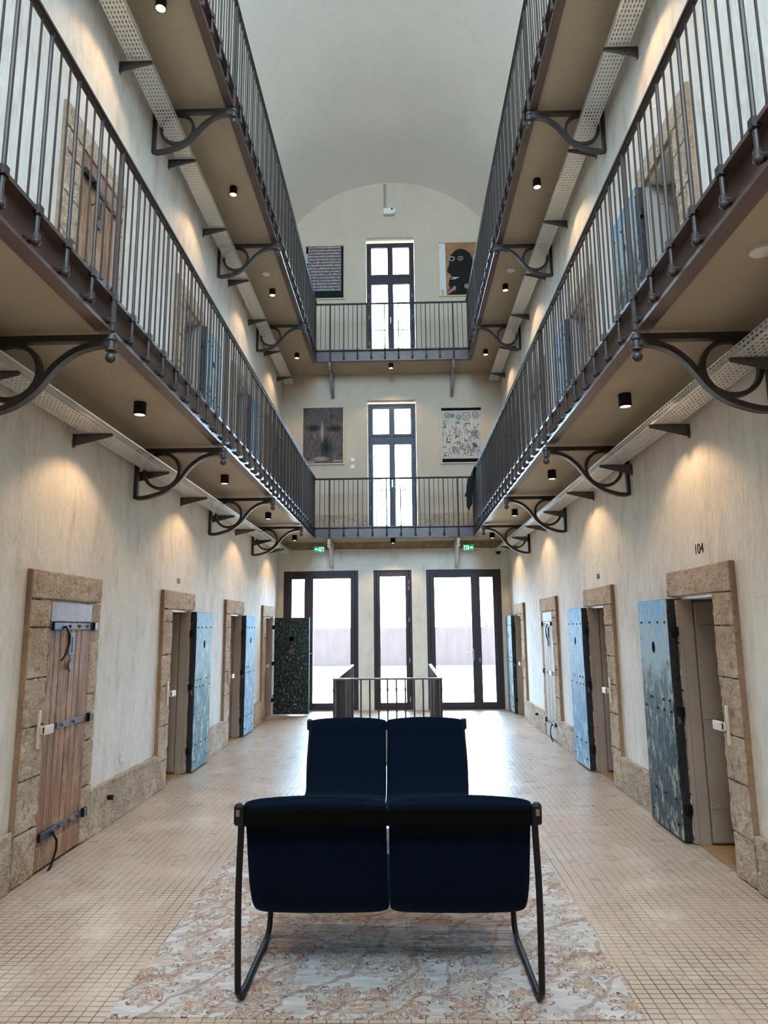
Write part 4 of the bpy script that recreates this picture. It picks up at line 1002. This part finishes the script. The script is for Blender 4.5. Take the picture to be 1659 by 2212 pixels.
# ------------------------------------------------------------------ coat over the far rail
def coat():
    m = MB(); NX, NZ = 14, 18; rnd = random.Random(2)
    zr = 4.48; X = GE_R - off
    prof = [(.10, 4.12), (.085, 4.3), (.05, 4.44), (.028, 4.505), (0.0, 4.515), (-.03, 4.505), (-.06, 4.42), (-.085, 4.28), (-.10, 4.12), (-.115, 3.98), (-.12, 3.82)]
    pr = spline([(a, b) for a, b in prof], 3); vs = []; n = len(pr)
    for layer in (0, 1):
        for j in range(NX + 1):
            y = 12.28 + .46 * j / NX
            for i, (a, z) in enumerate(pr):
                f = min(1, abs(z - 4.5) * 3); w = .018 * math.sin(j * 1.25 + i * .12) * f
                k = 1 + (0 if layer == 0 else 0); s = 1 if layer == 0 else (1 - .018 / max(.03, math.hypot(a, .03)))
                low = .10 * math.sin(j * .8) * (1 if i > n * .9 else 0) * 0.5
                vs.append((X + a * (1 if layer == 0 else .84) + w, y + (z - 4.5) * .12 * math.sin(j * .4), z - (0.0 if layer == 0 else .012) + low))
    N = (NX + 1) * n; fs = []
    for j in range(NX):
        for i in range(n - 1):
            a = j * n + i; fs.append((a, a + 1, a + n + 1, a + n)); fs.append((N + a, N + a + n, N + a + n + 1, N + a + 1))
    for j in range(NX):
        for i in (0, n - 1): a = j * n + i; fs.append((a, a + n, N + a + n, N + a))
    for i in range(n - 1):
        for j in (0, NX): a = j * n + i; fs.append((a, N + a, N + a + 1, a + 1))
    m.add(vs, fs); t = thing('coat', 'black coat hung over the lower right gallery rail near the window', 'coat', (X, 12.5, 4.5))
    m.build('body', 'coat_cloth', t, smooth=True)
    s = MB().tube([(X - .10, 12.34, 4.30), (X - .14, 12.30, 4.12), (X - .15, 12.30, 3.95), (X - .16, 12.32, 3.74)], [.045, .05, .042, .034], 10); s.build('sleeve', 'coat_cloth', t, smooth=True)
    s = MB().tube([(X - .09, 12.62, 4.22), (X - .13, 12.70, 4.1), (X - .17, 12.74, 4.02)], [.04, .03, .015], 8); s.build('lapel', 'coat_cloth', t, smooth=True)
coat()

# ------------------------------------------------------------------ rug
def rug():
    m = MB(); x0, x1, y0, y1 = -1.105, 1.135, 3.14, 5.85; NX, NY = 70, 90; vs = []
    def h(x, y): return .007 + .0022 * (math.sin(y * 7.3 + .8 * math.sin(x * 2.1)) + .6 * math.sin(y * 15.1 + x * 2.2) + .5 * math.sin(x * 4.1 + y))
    for j in range(NY + 1):
        for i in range(NX + 1):
            x = x0 + (x1 - x0) * i / NX; y = y0 + (y1 - y0) * j / NY
            e = min(1, min(i, NX - i, j, NY - j) / 2)
            xx = x + .008 * math.sin(y * 5) * (1 if i in (0, NX) else 0); yy = y + .006 * math.sin(x * 6) * (1 if j in (0, NY) else 0)
            vs.append((xx, yy, .006 + (h(x, y) - .004) * e))
    W = NX + 1; fs = [(j * W + i, j * W + i + 1, (j + 1) * W + i + 1, (j + 1) * W + i) for j in range(NY) for i in range(NX)]
    o = len(vs); bd = [i for i in range(W)] + [j * W + NX for j in range(1, NY + 1)] + [NY * W + i for i in range(NX - 1, -1, -1)] + [j * W for j in range(NY - 1, 0, -1)]
    vs += [(vs[b][0], vs[b][1], 0.0005) for b in bd]; n = len(bd)
    fs += [(bd[k], bd[(k + 1) % n], o + (k + 1) % n, o + k) for k in range(n)]
    m.add(vs, fs); r = m.build('rug', 'rug_weave', smooth=True); tag(r, 'large pale floral rug on the tiled floor under the sofas', 'rug')
    return r
rug()

# ------------------------------------------------------------------ sofas
def make_sofa(label):
    """local frame: x across, y from the back edge towards the front of the seat, origin on the floor under the back edge"""
    t = thing('sofa', label, 'sofa', (0, 0, 0), 'navy two-seat sofas')
    path = spline([(.0, .835), (.035, .76), (.085, .62), (.16, .45), (.25, .335), (.36, .292), (.50, .296), (.70, .308), (.86, .316), (.95, .306)], 5)
    def pad(xc, hw):
        NS, NU = len(path), 32; vs = []; fs = []
        for i, (py, pz) in enumerate(path):
            a = path[max(i - 1, 0)]; b = path[min(i + 1, NS - 1)]; d = Vector((b[0] - a[0], b[1] - a[1])).normalized(); nrm = Vector((-d.y, d.x))   # towards the sitter
            nrm = Vector((d.y, -d.x)) if (d.y > 0 and False) else nrm
            s = i / (NS - 1); end = min(1, min(i, NS - 1 - i) / 3.0); ht = .034 * math.sqrt(max(0.05, 1 - (1 - end) ** 2))
            w = hw * (1 - .02 * (1 - end) ** 2) * (1 - .012 * math.sin(PI * min(1, s * 3)) )
            # crease under the head roll
            cr = 1 - .35 * math.exp(-((s - .17) / .018) ** 2)
            for k in range(NU):
                an = 2 * PI * k / NU; c, q = math.cos(an), math.sin(an); e = .20
                x = w * (abs(c) ** e) * (1 if c > 0 else -1); y = ht * cr * (abs(q) ** .6) * (1 if q > 0 else -1)
                crown = (1 - (x / hw) ** 2)
                y += .012 * crown * (1 if q > 0 else -.6)
                lift = .026 * (crown - .2) * max(0, 1 - s * 12)
                vs.append((xc + x, py + nrm.x * y, pz + nrm.y * y + lift))
        for i in range(NS - 1):
            for k in range(NU): fs.append((i * NU + k, i * NU + (k + 1) % NU, (i + 1) * NU + (k + 1) % NU, (i + 1) * NU + k))
        fs += [tuple(range(NU))[::-1], tuple(range((NS - 1) * NU, NS * NU))]
        m = MB(); m.add(vs, fs); o = m.build('cushion', 'navy_fabric', t, smooth=True); sb = o.modifiers.new('smooth', 'SUBSURF'); sb.levels = 1; sb.render_levels = 1
    pad(-.3185, .3175); pad(.3185, .3175)
    for s in (-1, 1):
        X = s * .640
        pts = [(X, -.025, .80), (X, -.02, .72), (s * .652, .01, .45), (s * .650, .03, .10), (s * .648, .045, .045), (s * .646, .075, .020), (s * .644, .13, .018), (s * .642, .60, .018), (s * .642, .68, .026), (s * .641, .715, .06), (s * .641, .73, .13), (s * .641, .738, .20), (s * .640, .74, .275)]
        m = MB(); m.tube(spline(pts, 5), .0145, 12); m.build('side_frame', 'black_metal', t, smooth=True)
        m = MB(); m.box(s * .622, s * .668, -.055, -.008, .745, .835); c = m.build('end_cap', 'black_metal', t, bevel=.012)
        m = MB(); m.box(s * .640, s * .656, -.059, -.055, .785, .813); m.build('rivet_plate', 'copper', c, bevel=.003)
    m = MB(); m.box(-.625, .625, -.046, -.036, .742, .812); m.build('back_rail', 'strap_black', t, bevel=.005)
    m = MB(); m.tube([(-.641, .738, .262), (.641, .738, .262)], .011, 8); m.build('seat_rail', 'black_metal', t, smooth=True)
    return t
s1 = make_sofa('navy two-seat sofa on a black sled frame, back turned to the camera'); s2 = copy_tree(s1)
s1.location = (.075, 3.19, .010)
s2.location = (.012, 5.93, .010); s2.rotation_euler = (0, 0, PI); s2['label'] = 'navy two-seat sofa facing the other one, its back rests to the stair railing'

# ------------------------------------------------------------------ courtyard
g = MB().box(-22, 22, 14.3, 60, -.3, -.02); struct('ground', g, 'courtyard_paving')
g = MB().box(-7, 7, 14.30, 14.5, -.02, -.008); o = struct('ground_threshold', g, 'courtyard_step')
m = MB(); n = 40
pts = [(-14 + 28 * k / n, 17.6 + .9 * math.cos(PI * (k / n - .5)) * 0.8) for k in range(n + 1)]
m.ribbon([(x, y, .02) for x, y in pts], .30, (0, 0, 1), .08); k_ = struct('kerb_courtyard', m, 'courtyard_step')
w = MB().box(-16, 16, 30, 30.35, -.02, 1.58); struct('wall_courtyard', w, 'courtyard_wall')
g = MB().box(-120, 120, 60, 320, -3.4, -3.0); struct('ground_beyond', g, 'leaf_green')
def tree(x, y, h, r, label, seed):
    rnd = random.Random(seed); t = thing('tree', label, 'tree', (x, y, -3.0), 'trees beyond the courtyard wall')
    MB().tube([(x, y, -3.05), (x + .1, y, -3 + h * .3), (x, y, -3 + h * .7)], [.22, .17, .08], 8).build('trunk', 'bark', t, smooth=True)
    m = MB()
    for k in range(26):
        a = rnd.uniform(0, 2 * PI); q = r * math.sqrt(rnd.random()) * .8; zz = -3 + h * .68 + rnd.uniform(-.28, .3) * h * (1 - q / r * .6); rr = r * rnd.uniform(.22, .38)
        c = Vector((x + q * math.cos(a), y + q * math.sin(a), zz)); mb = MB().ball((0, 0, 0), rr, 9)
        m.add([c + Vector(v) * rnd.uniform(.8, 1.15) for v in mb.v], mb.f)
    m.build('crown', 'leaf_green', t)
for i, (px, h, r) in enumerate(((955, 5.3, 1.3), (988, 5.6, 1.5), (1020, 5.7, 1.5), (1052, 5.8, 1.5), (1090, 5.5, 1.3), (1125, 5.5, 1.4))):
    tree((px - 868) * 150 / 1480 + .15, 150, h, r, 'pale distant tree beyond the courtyard wall, number %s of the row from the left' % ['one', 'two', 'three', 'four', 'five', 'six'][i], i + 20)
